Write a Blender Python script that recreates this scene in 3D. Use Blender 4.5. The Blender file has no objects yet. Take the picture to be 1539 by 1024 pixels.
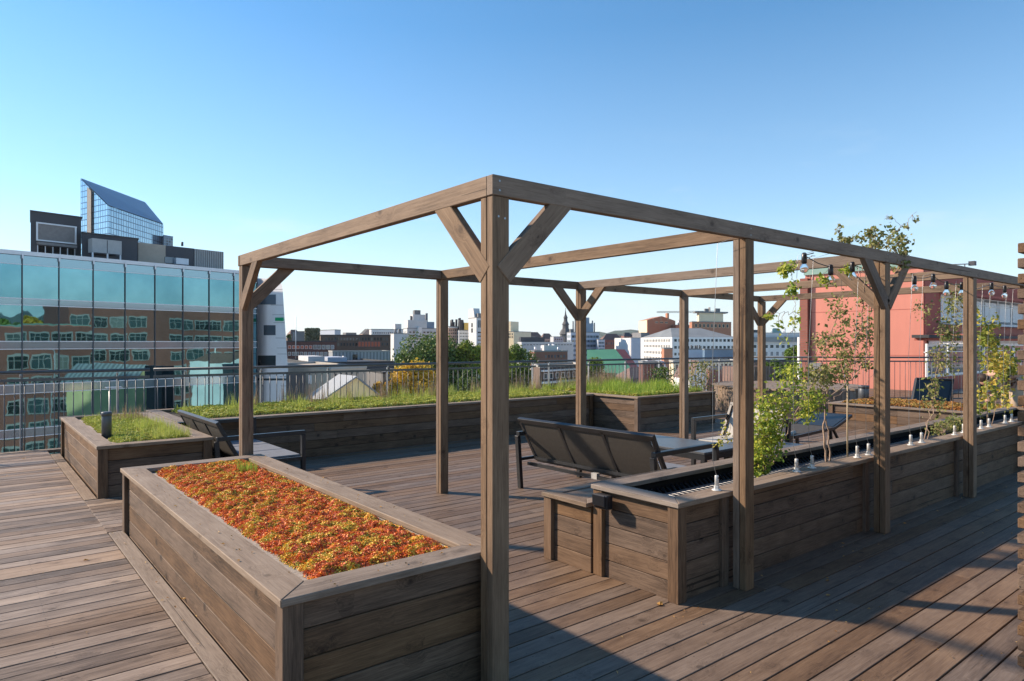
import bpy, bmesh, math, random
import numpy as np
from mathutils import Vector, Matrix
random.seed(7); NR = np.random.RandomState(11)
C = bpy.context.scene.collection
sc = bpy.context.scene
R_ = math.radians

# ------------------------------------------------------------------ camera, sky, sun
FPX, CX, HY, H = 1016.5, 769.5, 515.0, 1.5          # focal length in photo pixels, centre column, horizon row, eye height
AZ = R_(51.2); SA, CA = math.sin(AZ), math.cos(AZ)
def K(r, f): return (r*SA + f*CA, -r*CA + f*SA)      # right / forward metres from the eye -> ground plan x, y
def P(px, py, F):                                    # a surveyed point: bearing, height angle and distance -> world
    x, y = K((px-CX)/FPX*F, F); return Vector((x, y, H-(py-HY)/FPX*F))
cam = bpy.data.cameras.new('camera'); co = bpy.data.objects.new('camera', cam); C.objects.link(co)
co.location = (0, 0, H); co.rotation_euler = (R_(90), 0, -(R_(90)-AZ) + 0.0)
# forward = (cos 51.2, sin 51.2); a camera with rz = 0 looks along +Y
co.rotation_euler = (R_(90), 0, AZ - R_(90))
cam.sensor_width = 36; cam.lens = 36*FPX/1539; cam.shift_y = 3/1539
cam.clip_start = 0.05; cam.clip_end = 20000
sc.camera = co
SUN_EL = R_(31.5); SD = Vector((-0.58, 0.81, 0)).normalized()      # plan direction towards the sun
w = bpy.data.worlds.new('World'); sc.world = w; w.use_nodes = True
nt = w.node_tree; nt.nodes.clear()
sky = nt.nodes.new('ShaderNodeTexSky'); sky.sky_type = 'NISHITA'; sky.sun_disc = False
sky.sun_elevation = SUN_EL; sky.sun_rotation = math.atan2(SD.x, SD.y)
sky.altitude = 100; sky.air_density = 1.0; sky.dust_density = 0.0; sky.ozone_density = 2.2
bg = nt.nodes.new('ShaderNodeBackground'); bg.inputs[1].default_value = 0.117
wo = nt.nodes.new('ShaderNodeOutputWorld')
hs_ = nt.nodes.new('ShaderNodeHueSaturation'); hs_.inputs['Saturation'].default_value = 1.22; hs_.inputs['Hue'].default_value = .494
nt.links.new(sky.outputs[0], hs_.inputs['Color']); 
tcw = nt.nodes.new('ShaderNodeTexCoord'); spw = nt.nodes.new('ShaderNodeSeparateXYZ'); nt.links.new(tcw.outputs['Generated'], spw.inputs[0])
mrw = nt.nodes.new('ShaderNodeValToRGB'); ew = mrw.color_ramp.elements; ew[0].position = 0.0; ew[0].color = (.80,)*3+(1,); ew[1].position = .42; ew[1].color = (0,)*3+(1,); e_ = ew.new(.08); e_.color = (.56,)*3+(1,); e_ = ew.new(.18); e_.color = (.20,)*3+(1,)
nt.links.new(spw.outputs[2], mrw.inputs[0])
mxw = nt.nodes.new('ShaderNodeMix'); mxw.data_type = 'RGBA'; nt.links.new(mrw.outputs[0], mxw.inputs[0]); nt.links.new(hs_.outputs[0], mxw.inputs[6]); mxw.inputs[7].default_value = (3.8, 4.45, 5.1, 1)
mpw = nt.nodes.new('ShaderNodeMapping'); mpw.inputs['Scale'].default_value = (2.2, 2.2, 11); nt.links.new(tcw.outputs['Generated'], mpw.inputs[0])
nzw = nt.nodes.new('ShaderNodeTexNoise'); nzw.inputs['Scale'].default_value = 2.6; nzw.inputs['Detail'].default_value = 7; nzw.inputs['Roughness'].default_value = .62; nt.links.new(mpw.outputs[0], nzw.inputs['Vector'])
rpw = nt.nodes.new('ShaderNodeValToRGB'); rpw.color_ramp.elements[0].position = .56; rpw.color_ramp.elements[1].position = .80; nt.links.new(nzw.outputs['Fac'], rpw.inputs[0])
mkw = nt.nodes.new('ShaderNodeValToRGB'); mk = mkw.color_ramp.elements; mk[0].position = .0; mk[0].color = (.55,)*3+(1,); mk[1].position = .30; mk[1].color = (0,)*3+(1,); nt.links.new(spw.outputs[2], mkw.inputs[0])
mlw = nt.nodes.new('ShaderNodeMath'); mlw.operation = 'MULTIPLY'; nt.links.new(rpw.outputs[0], mlw.inputs[0]); nt.links.new(mkw.outputs[0], mlw.inputs[1])
mcw = nt.nodes.new('ShaderNodeMix'); mcw.data_type = 'RGBA'; nt.links.new(mlw.outputs[0], mcw.inputs[0]); nt.links.new(mxw.outputs[2], mcw.inputs[6]); mcw.inputs[7].default_value = (4.9, 5.0, 5.0, 1)
nt.links.new(mcw.outputs[2], bg.inputs[0]); nt.links.new(bg.outputs[0], wo.inputs[0])
sl = bpy.data.lights.new('sun', 'SUN'); sl.energy = 4.6; sl.angle = R_(1.8); sl.color = (1.0, 0.83, 0.66)
so = bpy.data.objects.new('sun', sl); C.objects.link(so)
so.rotation_euler = (Vector((SD.x*math.cos(SUN_EL), SD.y*math.cos(SUN_EL), math.sin(SUN_EL)))).to_track_quat('Z', 'Y').to_euler()
sc.view_settings.view_transform = 'Standard'; sc.view_settings.look = 'None'
sc.view_settings.exposure = 0.82; sc.view_settings.gamma = 1.0
sc.render.resolution_x = 1024; sc.render.resolution_y = 681

# ------------------------------------------------------------------ material helpers
def newmat(name):
    m = bpy.data.materials.new(name); m.use_nodes = True
    return m, m.node_tree, m.node_tree.nodes, m.node_tree.links, m.node_tree.nodes['Principled BSDF']
def N(nt, t, **kw):
    n = nt.nodes.new(t)
    for k, v in kw.items(): setattr(n, k, v)
    return n
def ramp(nt, stops, fac=None):
    r = nt.nodes.new('ShaderNodeValToRGB'); e = r.color_ramp.elements
    while len(e) > 1: e.remove(e[-1])
    e[0].position = stops[0][0]; e[0].color = tuple(stops[0][1]) + (1,)
    for p, c in stops[1:]:
        x = e.new(p); x.color = tuple(c) + (1,)
    if fac is not None: nt.links.new(fac, r.inputs[0])
    return r
def math_(nt, op, a, b=None, c=None, clamp=False):
    n = nt.nodes.new('ShaderNodeMath'); n.operation = op; n.use_clamp = clamp
    for i, v in enumerate((a, b, c)):
        if v is None: continue
        if isinstance(v, (int, float)): n.inputs[i].default_value = v
        else: nt.links.new(v, n.inputs[i])
    return n.outputs[0]
def mixc(nt, fac, a, b, mode='MIX'):
    n = nt.nodes.new('ShaderNodeMix'); n.data_type = 'RGBA'; n.blend_type = mode
    for i, v in ((0, fac), (6, a), (7, b)):
        if isinstance(v, (int, float)): n.inputs[i].default_value = v
        elif isinstance(v, tuple): n.inputs[i].default_value = v + (1,)
        else: nt.links.new(v, n.inputs[i])
    return n.outputs[2]
def mapped(nt, src, scale):
    m = nt.nodes.new('ShaderNodeMapping'); m.inputs['Scale'].default_value = scale
    nt.links.new(src, m.inputs[0]); return m.outputs[0]
def noise(nt, vec, sc_, det=4, rough=.55, dist=0):
    n = nt.nodes.new('ShaderNodeTexNoise'); n.inputs['Scale'].default_value = sc_
    n.inputs['Detail'].default_value = det; n.inputs['Roughness'].default_value = rough
    n.inputs['Distortion'].default_value = dist
    nt.links.new(vec, n.inputs['Vector']); return n.outputs['Fac']

def wood(name, dark, mid, light, screws=0.0, var=0.5, knots=1.0, rough=.75, bleach=0.0):
    m, nt, nd, lk, b = newmat(name)
    at = N(nt, 'ShaderNodeAttribute', attribute_name='gc'); gc = at.outputs['Vector']
    ar = N(nt, 'ShaderNodeAttribute', attribute_name='rnd'); rnd = ar.outputs['Fac']
    v = nt.nodes.new('ShaderNodeTexVoronoi'); v.inputs['Scale'].default_value = 1
    lk.new(mapped(nt, gc, (7.5, 9, 9)), v.inputs['Vector']); kd = v.outputs['Distance']
    sep = nt.nodes.new('ShaderNodeSeparateColor'); lk.new(v.outputs['Color'], sep.inputs[0])
    on = math_(nt, 'GREATER_THAN', sep.outputs[0], .74)
    kn = math_(nt, 'MULTIPLY', math_(nt, 'SUBTRACT', 1.0, math_(nt, 'DIVIDE', kd, math_(nt, 'MULTIPLY_ADD', sep.outputs[1], .12, .10)), clamp=True), on)
    kn = math_(nt, 'MULTIPLY', math_(nt, 'POWER', kn, .45), knots)
    halo = math_(nt, 'MULTIPLY', math_(nt, 'SUBTRACT', 1.0, math_(nt, 'DIVIDE', kd, .55), clamp=True), on)
    cmb = nt.nodes.new('ShaderNodeCombineXYZ'); lk.new(math_(nt, 'MULTIPLY', halo, .035), cmb.inputs[1]); lk.new(math_(nt, 'MULTIPLY', halo, .035), cmb.inputs[2])
    va = nt.nodes.new('ShaderNodeVectorMath'); va.operation = 'ADD'; lk.new(gc, va.inputs[0]); lk.new(cmb.outputs[0], va.inputs[1]); gw = va.outputs[0]
    g1 = noise(nt, mapped(nt, gw, (3.2, 75, 75)), 1, 6, .65, .8)          # growth rings drawn along the board
    g2 = noise(nt, mapped(nt, gw, (9.0, 330, 330)), 1, 3, .7)             # fibres
    g3 = noise(nt, mapped(nt, gc, (2.6, 9, 9)), 1, 5, .65, .3)            # stains
    t = math_(nt, 'ADD', math_(nt, 'MULTIPLY', g1, .52), math_(nt, 'MULTIPLY', g2, .48))
    t = math_(nt, 'ADD', t, math_(nt, 'MULTIPLY', math_(nt, 'SUBTRACT', rnd, .5), var))
    t = math_(nt, 'ADD', t, math_(nt, 'MULTIPLY', math_(nt, 'SUBTRACT', g3, .5), .50))
    t = math_(nt, 'SUBTRACT', t, math_(nt, 'MULTIPLY', halo, .10))
    r = ramp(nt, [(.27, dark), (.50, mid), (.76, light)], t)
    col = mixc(nt, math_(nt, 'MULTIPLY', kn, .8), r.outputs[0], tuple(x*.55 for x in dark))
    # hue drift: some boards greyer, some redder
    hs = nt.nodes.new('ShaderNodeHueSaturation')
    fr = math_(nt, 'FRACT', math_(nt, 'MULTIPLY', rnd, 17.3))
    lk.new(math_(nt, 'ADD', .76, math_(nt, 'MULTIPLY', fr, .42)), hs.inputs['Saturation'])
    lk.new(col, hs.inputs['Color']); col = hs.outputs[0]
    # drying checks: thin dark lines along the grain
    cr = noise(nt, mapped(nt, gc, (.55, 55, 55)), 1, 1, .5)
    crk = math_(nt, 'GREATER_THAN', cr, .735)
    col = mixc(nt, math_(nt, 'MULTIPLY', crk, .75), col, tuple(x*.3 for x in dark))
    if bleach:
        bl = noise(nt, mapped(nt, gc, (2.2, 12, 12)), 1, 4, .7)
        col = mixc(nt, math_(nt, 'MULTIPLY', math_(nt, 'GREATER_THAN', bl, .66), bleach), col, light)
    if screws:
        sp = nt.nodes.new('ShaderNodeSeparateXYZ'); a2 = N(nt, 'ShaderNodeAttribute', attribute_name='lc')
        lk.new(a2.outputs['Vector'], sp.inputs[0])
        fx = math_(nt, 'ABSOLUTE', math_(nt, 'SUBTRACT', math_(nt, 'FRACT', math_(nt, 'DIVIDE', sp.outputs[0], .6)), .5))
        fx = math_(nt, 'MULTIPLY', fx, .6)
        fy = math_(nt, 'SUBTRACT', math_(nt, 'ABSOLUTE', sp.outputs[1]), screws)
        d = math_(nt, 'ADD', math_(nt, 'MULTIPLY', fx, fx), math_(nt, 'MULTIPLY', fy, fy))
        col = mixc(nt, math_(nt, 'MULTIPLY', math_(nt, 'LESS_THAN', d, .0035**2), .85), col, (.015, .012, .01))
    lk.new(col, b.inputs['Base Color'])
    b.inputs['Roughness'].default_value = rough; b.inputs['Specular IOR Level'].default_value = .3
    bp = nt.nodes.new('ShaderNodeBump'); bp.inputs['Strength'].default_value = .55; bp.inputs['Distance'].default_value = .002
    hgt = math_(nt, 'SUBTRACT', math_(nt, 'ADD', g1, math_(nt, 'MULTIPLY', g2, .6)), math_(nt, 'ADD', math_(nt, 'MULTIPLY', crk, 1.4), kn))
    lk.new(hgt, bp.inputs['Height']); lk.new(bp.outputs[0], b.inputs['Normal'])
    return m

def plain(name, col, rough=.6, metal=0, var=.12, scale=6, bump=0, spec=.4, streak=False):
    m, nt, nd, lk, b = newmat(name)
    tc = nt.nodes.new('ShaderNodeTexCoord')
    vec = mapped(nt, tc.outputs['Object'], (1, 1, .25 if streak else 1))
    n1 = noise(nt, vec, scale, 6, .6)
    n2 = noise(nt, vec, scale*7, 3, .6)
    t = math_(nt, 'ADD', math_(nt, 'MULTIPLY', n1, .7), math_(nt, 'MULTIPLY', n2, .3))
    lo = tuple(c*(1-var*1.6) for c in col); hi = tuple(min(1, c*(1+var*1.6)) for c in col)
    r = ramp(nt, [(.3, lo), (.7, hi)], t); lk.new(r.outputs[0], b.inputs['Base Color'])
    b.inputs['Roughness'].default_value = rough; b.inputs['Metallic'].default_value = metal
    b.inputs['Specular IOR Level'].default_value = spec
    if bump:
        bp = nt.nodes.new('ShaderNodeBump'); bp.inputs['Strength'].default_value = .5; bp.inputs['Distance'].default_value = bump
        lk.new(n2, bp.inputs['Height']); lk.new(bp.outputs[0], b.inputs['Normal'])
    return m

def brick(name, c1, c2, mortar, scale=1.0, bw=.25, bh=.075):
    m, nt, nd, lk, b = newmat(name)
    a = N(nt, 'ShaderNodeAttribute', attribute_name='gc')
    t = nt.nodes.new('ShaderNodeTexBrick'); t.inputs['Scale'].default_value = scale
    t.inputs['Brick Width'].default_value = bw; t.inputs['Row Height'].default_value = bh
    t.inputs['Mortar Size'].default_value = .008
    t.inputs['Color1'].default_value = c1+(1,); t.inputs['Color2'].default_value = c2+(1,); t.inputs['Mortar'].default_value = mortar+(1,)
    lk.new(a.outputs['Vector'], t.inputs['Vector'])
    n = noise(nt, a.outputs['Vector'], .35, 5, .6)
    col = mixc(nt, math_(nt, 'MULTIPLY', n, .5), t.outputs[0], tuple(x*.6 for x in c1))
    lk.new(col, b.inputs['Base Color']); b.inputs['Roughness'].default_value = .85
    return m

def leafmat(name, cols, nscale=3.0, mix=.55, transl=.25, rough=.5, con=1.9, patch=0):
    m, nt, nd, lk, b = newmat(name)
    tc = nt.nodes.new('ShaderNodeTexCoord'); ge = nt.nodes.new('ShaderNodeNewGeometry')
    n1 = noise(nt, tc.outputs['Object'], nscale, 3, .6)
    n1 = math_(nt, 'MULTIPLY_ADD', math_(nt, 'SUBTRACT', n1, .5), con, .5)
    t = math_(nt, 'ADD', math_(nt, 'MULTIPLY', n1, mix), math_(nt, 'MULTIPLY', ge.outputs['Random Per Island'], 1-mix))
    if patch: t = math_(nt, 'FRACT', math_(nt, 'ADD', math_(nt, 'MULTIPLY', noise(nt, tc.outputs['Object'], nscale, 3, .55), patch), math_(nt, 'MULTIPLY', ge.outputs['Random Per Island'], .46)))
    n = len(cols)
    r = ramp(nt, [((i+.5)/n, c) for i, c in enumerate(cols)], t)
    lk.new(r.outputs[0], b.inputs['Base Color']); b.inputs['Roughness'].default_value = rough
    b.inputs['Specular IOR Level'].default_value = .25
    tr = nt.nodes.new('ShaderNodeBsdfTranslucent'); lk.new(r.outputs[0], tr.inputs[0])
    mx = nt.nodes.new('ShaderNodeMixShader'); mx.inputs[0].default_value = transl
    out = nd['Material Output']; lk.new(b.outputs[0], mx.inputs[1]); lk.new(tr.outputs[0], mx.inputs[2]); lk.new(mx.outputs[0], out.inputs[0])
    return m

def glass_dark(name, col=(.02, .03, .035), rough=.05):
    m, nt, nd, lk, b = newmat(name)
    ge = nt.nodes.new('ShaderNodeObjectInfo')
    r = ramp(nt, [(0, tuple(c*.5 for c in col)), (.8, tuple(c*2.2 for c in col)), (1, (.22, .21, .18))], ge.outputs['Random'])
    lk.new(r.outputs[0], b.inputs['Base Color'])
    b.inputs['Roughness'].default_value = rough; b.inputs['Specular IOR Level'].default_value = .8
    return m

M = {}
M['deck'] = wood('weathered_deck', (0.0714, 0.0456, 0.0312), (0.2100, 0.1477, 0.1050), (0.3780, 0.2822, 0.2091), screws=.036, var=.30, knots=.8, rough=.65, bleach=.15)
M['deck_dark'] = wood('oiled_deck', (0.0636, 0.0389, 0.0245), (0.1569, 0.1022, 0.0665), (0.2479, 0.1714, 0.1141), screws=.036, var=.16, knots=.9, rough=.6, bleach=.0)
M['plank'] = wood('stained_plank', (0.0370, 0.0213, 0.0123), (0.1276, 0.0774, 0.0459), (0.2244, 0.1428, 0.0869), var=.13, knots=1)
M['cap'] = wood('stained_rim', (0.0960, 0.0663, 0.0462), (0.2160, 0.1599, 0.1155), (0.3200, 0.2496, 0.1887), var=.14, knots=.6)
M['beam'] = wood('stained_timber', (0.0663, 0.0403, 0.0252), (0.1833, 0.1216, 0.0777), (0.2730, 0.1900, 0.1258), var=.14, knots=.9)
M['black'] = plain('black_powder_coat', (.018, .019, .021), .38, .0, .2, 10, spec=.5)
M['mesh'] = plain('taupe_sling_fabric', (.058, .050, .041), .8, 0, .12, 40, bump=.0006)
M['tabletop'] = plain('grey_ceramic_top', (.085, .088, .092), .35, 0, .12, 5)
M['cushion'] = plain('grey_cushion', (.16, .17, .19), .9, 0, .1, 12)
M['palefab'] = plain('pale_sling', (.42, .40, .36), .8, 0, .1, 25)
M['galv'] = plain('galvanised_steel', (.33, .34, .35), .42, .8, .12, 14)
M['white_metal'] = plain('cast_fitting', (.62, .61, .58), .45, .25, .1, 30)
M['railm'] = plain('grey_steel_rail', (.10, .104, .11), .45, .5, .1, 8)
M['soil'] = plain('soil', (.035, .028, .020), .95, 0, .5, 30, bump=.01)
M['sand'] = plain('bed_edge_gravel', (.34, .29, .24), .95, 0, .3, 60, bump=.006)
M['liner'] = plain('black_drain_mat', (.012, .012, .014), .35, 0, .1, 10, spec=.6)
M['rubber'] = plain('black_plastic', (.015, .015, .017), .3, 0, .1, 10)
M['under'] = plain('under_deck', (.012, .010, .009), .9, 0, .2, 3)
M['bark'] = plain('bark', (.13, .095, .07), .9, 0, .35, 25, bump=.004)
M['vine'] = plain('vine_stem', (.30, .21, .15), .8, 0, .3, 60, bump=.001)
M['cane'] = plain('bamboo_cane', (.42, .32, .20), .6, 0, .15, 30)

# ------------------------------------------------------------------ mesh builder
LOCAL = set()       # things whose parts are modelled in the thing's own axes
class MB:
    def __init__(s): s.v = []; s.f = []; s.g = []; s.r = []; s.l = []; s.sm = []
    def add(s, vs, fs, gs=None, rnd=0.5, ls=None, smooth=False):
        o = len(s.v); s.v += [tuple(v) for v in vs]; s.f += [tuple(i+o for i in f) for f in fs]
        s.g += [tuple(g) for g in (gs if gs is not None else vs)]; s.l += [tuple(g) for g in (ls if ls is not None else vs)]
        s.r += [rnd]*len(vs); s.sm += [smooth]*len(fs)
    def box(s, lo, hi, ax=0, mat=None, jit=True):
        lo = Vector(lo); hi = Vector(hi); c = (lo+hi)/2; h = (hi-lo)/2
        order = {0: (0, 1, 2), 1: (1, 0, 2), 2: (2, 0, 1)}[ax]
        off = (random.random()*80, random.random()*40, random.random()*40) if jit else (0, 0, 0)
        vs = []; gs = []; ls = []
        for sx in (-1, 1):
            for sy in (-1, 1):
                for sz in (-1, 1):
                    d = Vector((sx*h.x, sy*h.y, sz*h.z)); q = c+d
                    g = [d[order[0]]+c[order[0]], d[order[1]], d[order[2]]]
                    gs.append(tuple(g[i]+off[i] for i in range(3))); ls.append(g)
                    vs.append(mat @ q if mat else q)
        fs = [(0, 1, 3, 2), (4, 6, 7, 5), (0, 4, 5, 1), (2, 3, 7, 6), (0, 2, 6, 4), (1, 5, 7, 3)]
        s.add(vs, fs, gs, random.random(), ls)
        return s
    def beam(s, a, b, w, h, up=(0, 0, 1)):          # rectangular bar from a to b, w sideways, h along up
        a = Vector(a); b = Vector(b); d = (b-a); L = d.length; d.normalize()
        sd = d.cross(Vector(up)).normalized(); u = sd.cross(d)
        m = Matrix((d, sd, u)).transposed().to_4x4(); m.translation = a
        return s.box((0, -w/2, -h/2), (L, w/2, h/2), 0, m)
    def tube(s, pts, rad, n=6, close=True, smooth=True):
        pts = [Vector(p) for p in pts]; rr = rad if isinstance(rad, (list, tuple)) else [rad]*len(pts)
        vs = []; gs = []; L = 0; off = random.random()*50
        for i, p in enumerate(pts):
            d = (pts[min(i+1, len(pts)-1)]-pts[max(i-1, 0)])
            if d.length < 1e-9: d = Vector((0, 0, 1))
            d.normalize(); a = d.orthogonal().normalized() if i == 0 else (a - d*a.dot(d)).normalized()
            b = d.cross(a)
            if i: L += (p-pts[i-1]).length
            for k in range(n):
                t = 2*math.pi*k/n; vs.append(p + (a*math.cos(t)+b*math.sin(t))*rr[i]); gs.append((L+off, math.cos(t)*rr[i], math.sin(t)*rr[i]))
        fs = [(i*n+k, i*n+(k+1) % n, (i+1)*n+(k+1) % n, (i+1)*n+k) for i in range(len(pts)-1) for k in range(n)]
        if close: fs += [tuple(range(n))[::-1], tuple((len(pts)-1)*n+k for k in range(n))]
        s.add(vs, fs, gs, random.random(), smooth=smooth); return s
    def lathe(s, prof, c=(0, 0, 0), n=16, smooth=True):
        vs = []; c = Vector(c)
        for r, z in prof:
            for k in range(n):
                t = 2*math.pi*k/n; vs.append(c+Vector((r*math.cos(t), r*math.sin(t), z)))
        fs = [(i*n+k, i*n+(k+1) % n, (i+1)*n+(k+1) % n, (i+1)*n+k) for i in range(len(prof)-1) for k in range(n)]
        fs += [tuple(range(n))[::-1], tuple((len(prof)-1)*n+k for k in range(n))]
        s.add(vs, fs, smooth=smooth); return s
    def prism(s, poly, z0, z1, gc=None):            # poly: xy list, counter-clockwise
        n = len(poly); vs = [(x, y, z0) for x, y in poly]+[(x, y, z1) for x, y in poly]
        fs = [(i, (i+1) % n, (i+1) % n+n, i+n) for i in range(n)]+[tuple(range(n))[::-1], tuple(range(n, 2*n))]
        s.add(vs, fs); return s
    def quad(s, a, b, c, d, gs=None): s.add([a, b, c, d], [(0, 1, 2, 3)], gs); return s
    def build(s, name, mat, parent=None, bevel=0):
        me = bpy.data.meshes.new(name); me.from_pydata(s.v, [], s.f)
        for nm, dat in (('gc', s.g), ('lc', s.l)):
            a = me.attributes.new(nm, 'FLOAT_VECTOR', 'POINT'); a.data.foreach_set('vector', np.array(dat, 'f').ravel())
        a = me.attributes.new('rnd', 'FLOAT', 'POINT'); a.data.foreach_set('value', np.array(s.r, 'f'))
        me.polygons.foreach_set('use_smooth', s.sm); me.materials.append(mat)
        o = bpy.data.objects.new(name, me); C.objects.link(o)
        if parent:
            o.parent = parent
            if parent.type == 'EMPTY' and parent.name not in LOCAL: o.matrix_parent_inverse = Matrix.Translation(-parent.location)
        if bevel:
            bv = o.modifiers.new('bevel', 'BEVEL'); bv.width = bevel; bv.segments = 1; bv.limit_method = 'ANGLE'
        return o
def tag(o, label=None, cat=None, group=None, kind=None):
    if label: o['label'] = label
    if cat: o['category'] = cat
    if group: o['group'] = group
    if kind: o['kind'] = kind
    return o
def thing(name, loc, label, cat, group=None):
    o = bpy.data.objects.new(name, None); C.objects.link(o); o.location = loc; o.empty_display_size = .2
    return tag(o, label, cat, group)
def copy_tree(o, parent=None):
    c = o.copy(); C.objects.link(c); c.parent = parent
    for ch in list(o.children): copy_tree(ch, c)
    return c
def cloud(name, V, Fc, mat, parent=None, smooth=False):   # V (n,k,3) array of little k-gons or arbitrary verts with quads list
    me = bpy.data.meshes.new(name); n, k, _ = V.shape
    me.vertices.add(n*k); me.vertices.foreach_set('co', V.reshape(-1).astype('f'))
    fl = np.array(Fc)                                    # faces per leaf, (m,4) or (m,3)
    m, q = fl.shape; idx = (np.arange(n)[:, None, None]*k + fl[None]).reshape(-1)
    me.loops.add(n*m*q); me.loops.foreach_set('vertex_index', idx.astype('i'))
    me.polygons.add(n*m); me.polygons.foreach_set('loop_start', (np.arange(n*m)*q).astype('i'))
    me.polygons.foreach_set('loop_total', np.full(n*m, q, 'i'))
    me.update(calc_edges=True); me.validate(); me.materials.append(mat)
    o = bpy.data.objects.new(name, me); C.objects.link(o)
    if parent:
        o.parent = parent
        if parent.type == 'EMPTY' and parent.name not in LOCAL: o.matrix_parent_inverse = Matrix.Translation(-parent.location)
    return o
def unit(a): return a/np.maximum(np.linalg.norm(a, axis=-1, keepdims=True), 1e-9)
def leaves(cen, nrm, size, asp=.6, fold=.25, rng=NR):      # folded diamond leaves: 4 verts, 2 triangles
    n = len(cen); r = unit(rng.normal(size=(n, 3))); nrm = unit(nrm)
    u = unit(np.cross(nrm, r)); v = np.cross(nrm, u)
    s = np.asarray(size).reshape(-1, 1)*np.ones((n, 1))
    a = cen-u*s*.5; b = cen+u*s*.5
    c = cen+v*s*asp*.5+nrm*s*fold; d = cen-v*s*asp*.5+nrm*s*fold
    return np.stack([a, c, b, d], 1)
LF = [(0, 1, 2), (0, 2, 3)]

# ------------------------------------------------------------------ decks (the terrace floor)
def deck(name, regs, z, mat, pitch=.12, gap=.008):
    mb = MB()
    for x0, x1, y0, y1 in regs:
        y = y0
        while y < y1-.02:
            ye = min(y+pitch-gap, y1)
            x = x0; first = True
            while x < x1-.01:
                L = random.uniform(1.5, 4.8) if first else random.choice([4.2, 4.8, 5.1]); first = False
                xe = min(x+L, x1)
                dz = random.uniform(-.0012, .0012)
                mb.box((x, y, z-.028+dz), (xe-.0012, ye, z+dz), 0)
                x = xe
            y += pitch
    o = mb.build(name, mat, bevel=.0015); tag(o, kind='structure'); return o
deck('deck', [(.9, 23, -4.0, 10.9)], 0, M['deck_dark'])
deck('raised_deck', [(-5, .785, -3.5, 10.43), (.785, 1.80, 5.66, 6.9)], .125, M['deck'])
mb = MB()                                                     # border boards of the raised deck
for a, b in (((.79, 2.2), (.885, 5.64)), ((.79, 6.93), (.885, 10.03)), ((.79, -3.5), (.885, 2.19))):
    mb.box((a[0], a[1], .097), (b[0], b[1], .1255), 1)
mb.box((-5, 10.44, .09), (3, 10.56, .128), 0)
mb.box((.886, -3.5, .0), (.90, 2.3, .124), 1); mb.box((1.801, 5.66, .0), (1.815, 6.9, .124), 1)
tag(mb.build('deck_border', M['cap'], bevel=.002), kind='structure')
mb = MB(); mb.box((-5.2, -4.1, -.5), (23.2, 10.95, -.05)); tag(mb.build('roof_slab', M['under']), kind='structure')
mb = MB(); mb.box((-5, -3.6, -.04), (.78, 10.42, .09)); tag(mb.build('deck_subframe', M['under']), kind='structure')

# ------------------------------------------------------------------ pergola
pg = thing('pergola', (1.74, 2.3, 0), 'long open pergola of grey brown timber posts and beams over the lounge area', 'pergola')
XI = [1.738, 3.65, 5.59, 7.55, 9.48]; YF, YB = 2.292, 5.665; PT = .09; ZB, ZT = 2.127, 2.215
def post(x, y):
    m = MB(); m.box((x, y, 0), (x+PT, y+PT/2-.0025, ZB), 2); m.box((x+.001, y+PT/2+.0025, 0), (x+PT-.001, y+PT, ZB), 2)
    return m.build('post', M['beam'], pg, .003)
for i, x in enumerate(XI):
    post(x, YF); post(x, YB)
def beam(lo, hi, ax): return MB().box(lo, hi, ax).build('beam', M['beam'], pg, .003)
beam((XI[0]-.006, YF-.008, ZB+.001), (XI[2]+.04, YF+.037, ZT), 0)
beam((XI[2]+.042, YF-.007, ZB+.001), (XI[4]+PT+.3, YF+.038, ZT-.001), 0)
beam((XI[0]-.006, YB+.052, ZB+.001), (XI[2]+.04, YB+.097, ZT), 0)
beam((XI[2]+.042, YB+.051, ZB+.001), (XI[4]+PT, YB+.096, ZT-.001), 0)
beam((XI[0]-.004, YF+.039, ZB+.001), (XI[0]+.041, YB+.05, ZT+.001), 1)
for x in XI[1:]: beam((x+.002, YF+.04, ZB+.001), (x+.047, YB+.05, ZT-.001), 1)
MB().box((XI[0]+.045, YB-.008, ZB+.001), (XI[1]-.0, YB+.037, ZT-.002), 0).build('beam', M['beam'], pg, .003)
def brace(x, y, dx, dy, off=(0, 0)):
    L = .30; a = Vector((x+off[0], y+off[1], ZB-L)); b = a+Vector((dx*L, dy*L, L))
    d = (b-a).normalized(); up = Vector((-dx, -dy, 1)).normalized()
    m = MB(); m.beam(a-d*.048, b+d*.048, .042, .098, up)
    return m.build('brace', M['beam'], pg, .003)
h = PT/2
for x, y, dx, dy in ((XI[0], YF, 1, 0), (XI[0], YF, 0, 1), (XI[0], YB, 1, 0), (XI[0], YB, 0, -1), (XI[2], YF, 1, 0), (XI[2], YF, -1, 0),
                     (XI[2], YF, 0, 1), (XI[2], YB, -1, 0), (XI[2], YB, 0, -1), (XI[4], YB, -1, 0), (XI[4], YB, 0, -1), (XI[4], YF, -1, 0)):
    if dx: brace(x+h+dx*h, y+(.015 if y < 4 else .074), dx, 0)
    else: brace(x+(.019 if x < 2 else .0245), y+h+dy*h, 0, dy)
# galvanised coach screws on beams and braces
ms = MB()
for x, z in ((XI[0]+.03, 2.19), (XI[0]+.03, 2.15), (XI[1]+.04, 2.19), (XI[1]+.04, 2.15), (XI[2]+.02, 2.19), (XI[3]+.04, 2.15), (XI[0]+.03, 2.04), (XI[0]+.065, 2.035)):
    y = YF-.008 if z > 2.1 else YF
    vs = [(x+.005*math.cos(t), y-.002, z+.005*math.sin(t)) for t in [k*math.pi/4 for k in range(8)]]
    ms.add(vs, [tuple(range(8))])
ms.build('screw_heads', M['galv'], pg)

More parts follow.
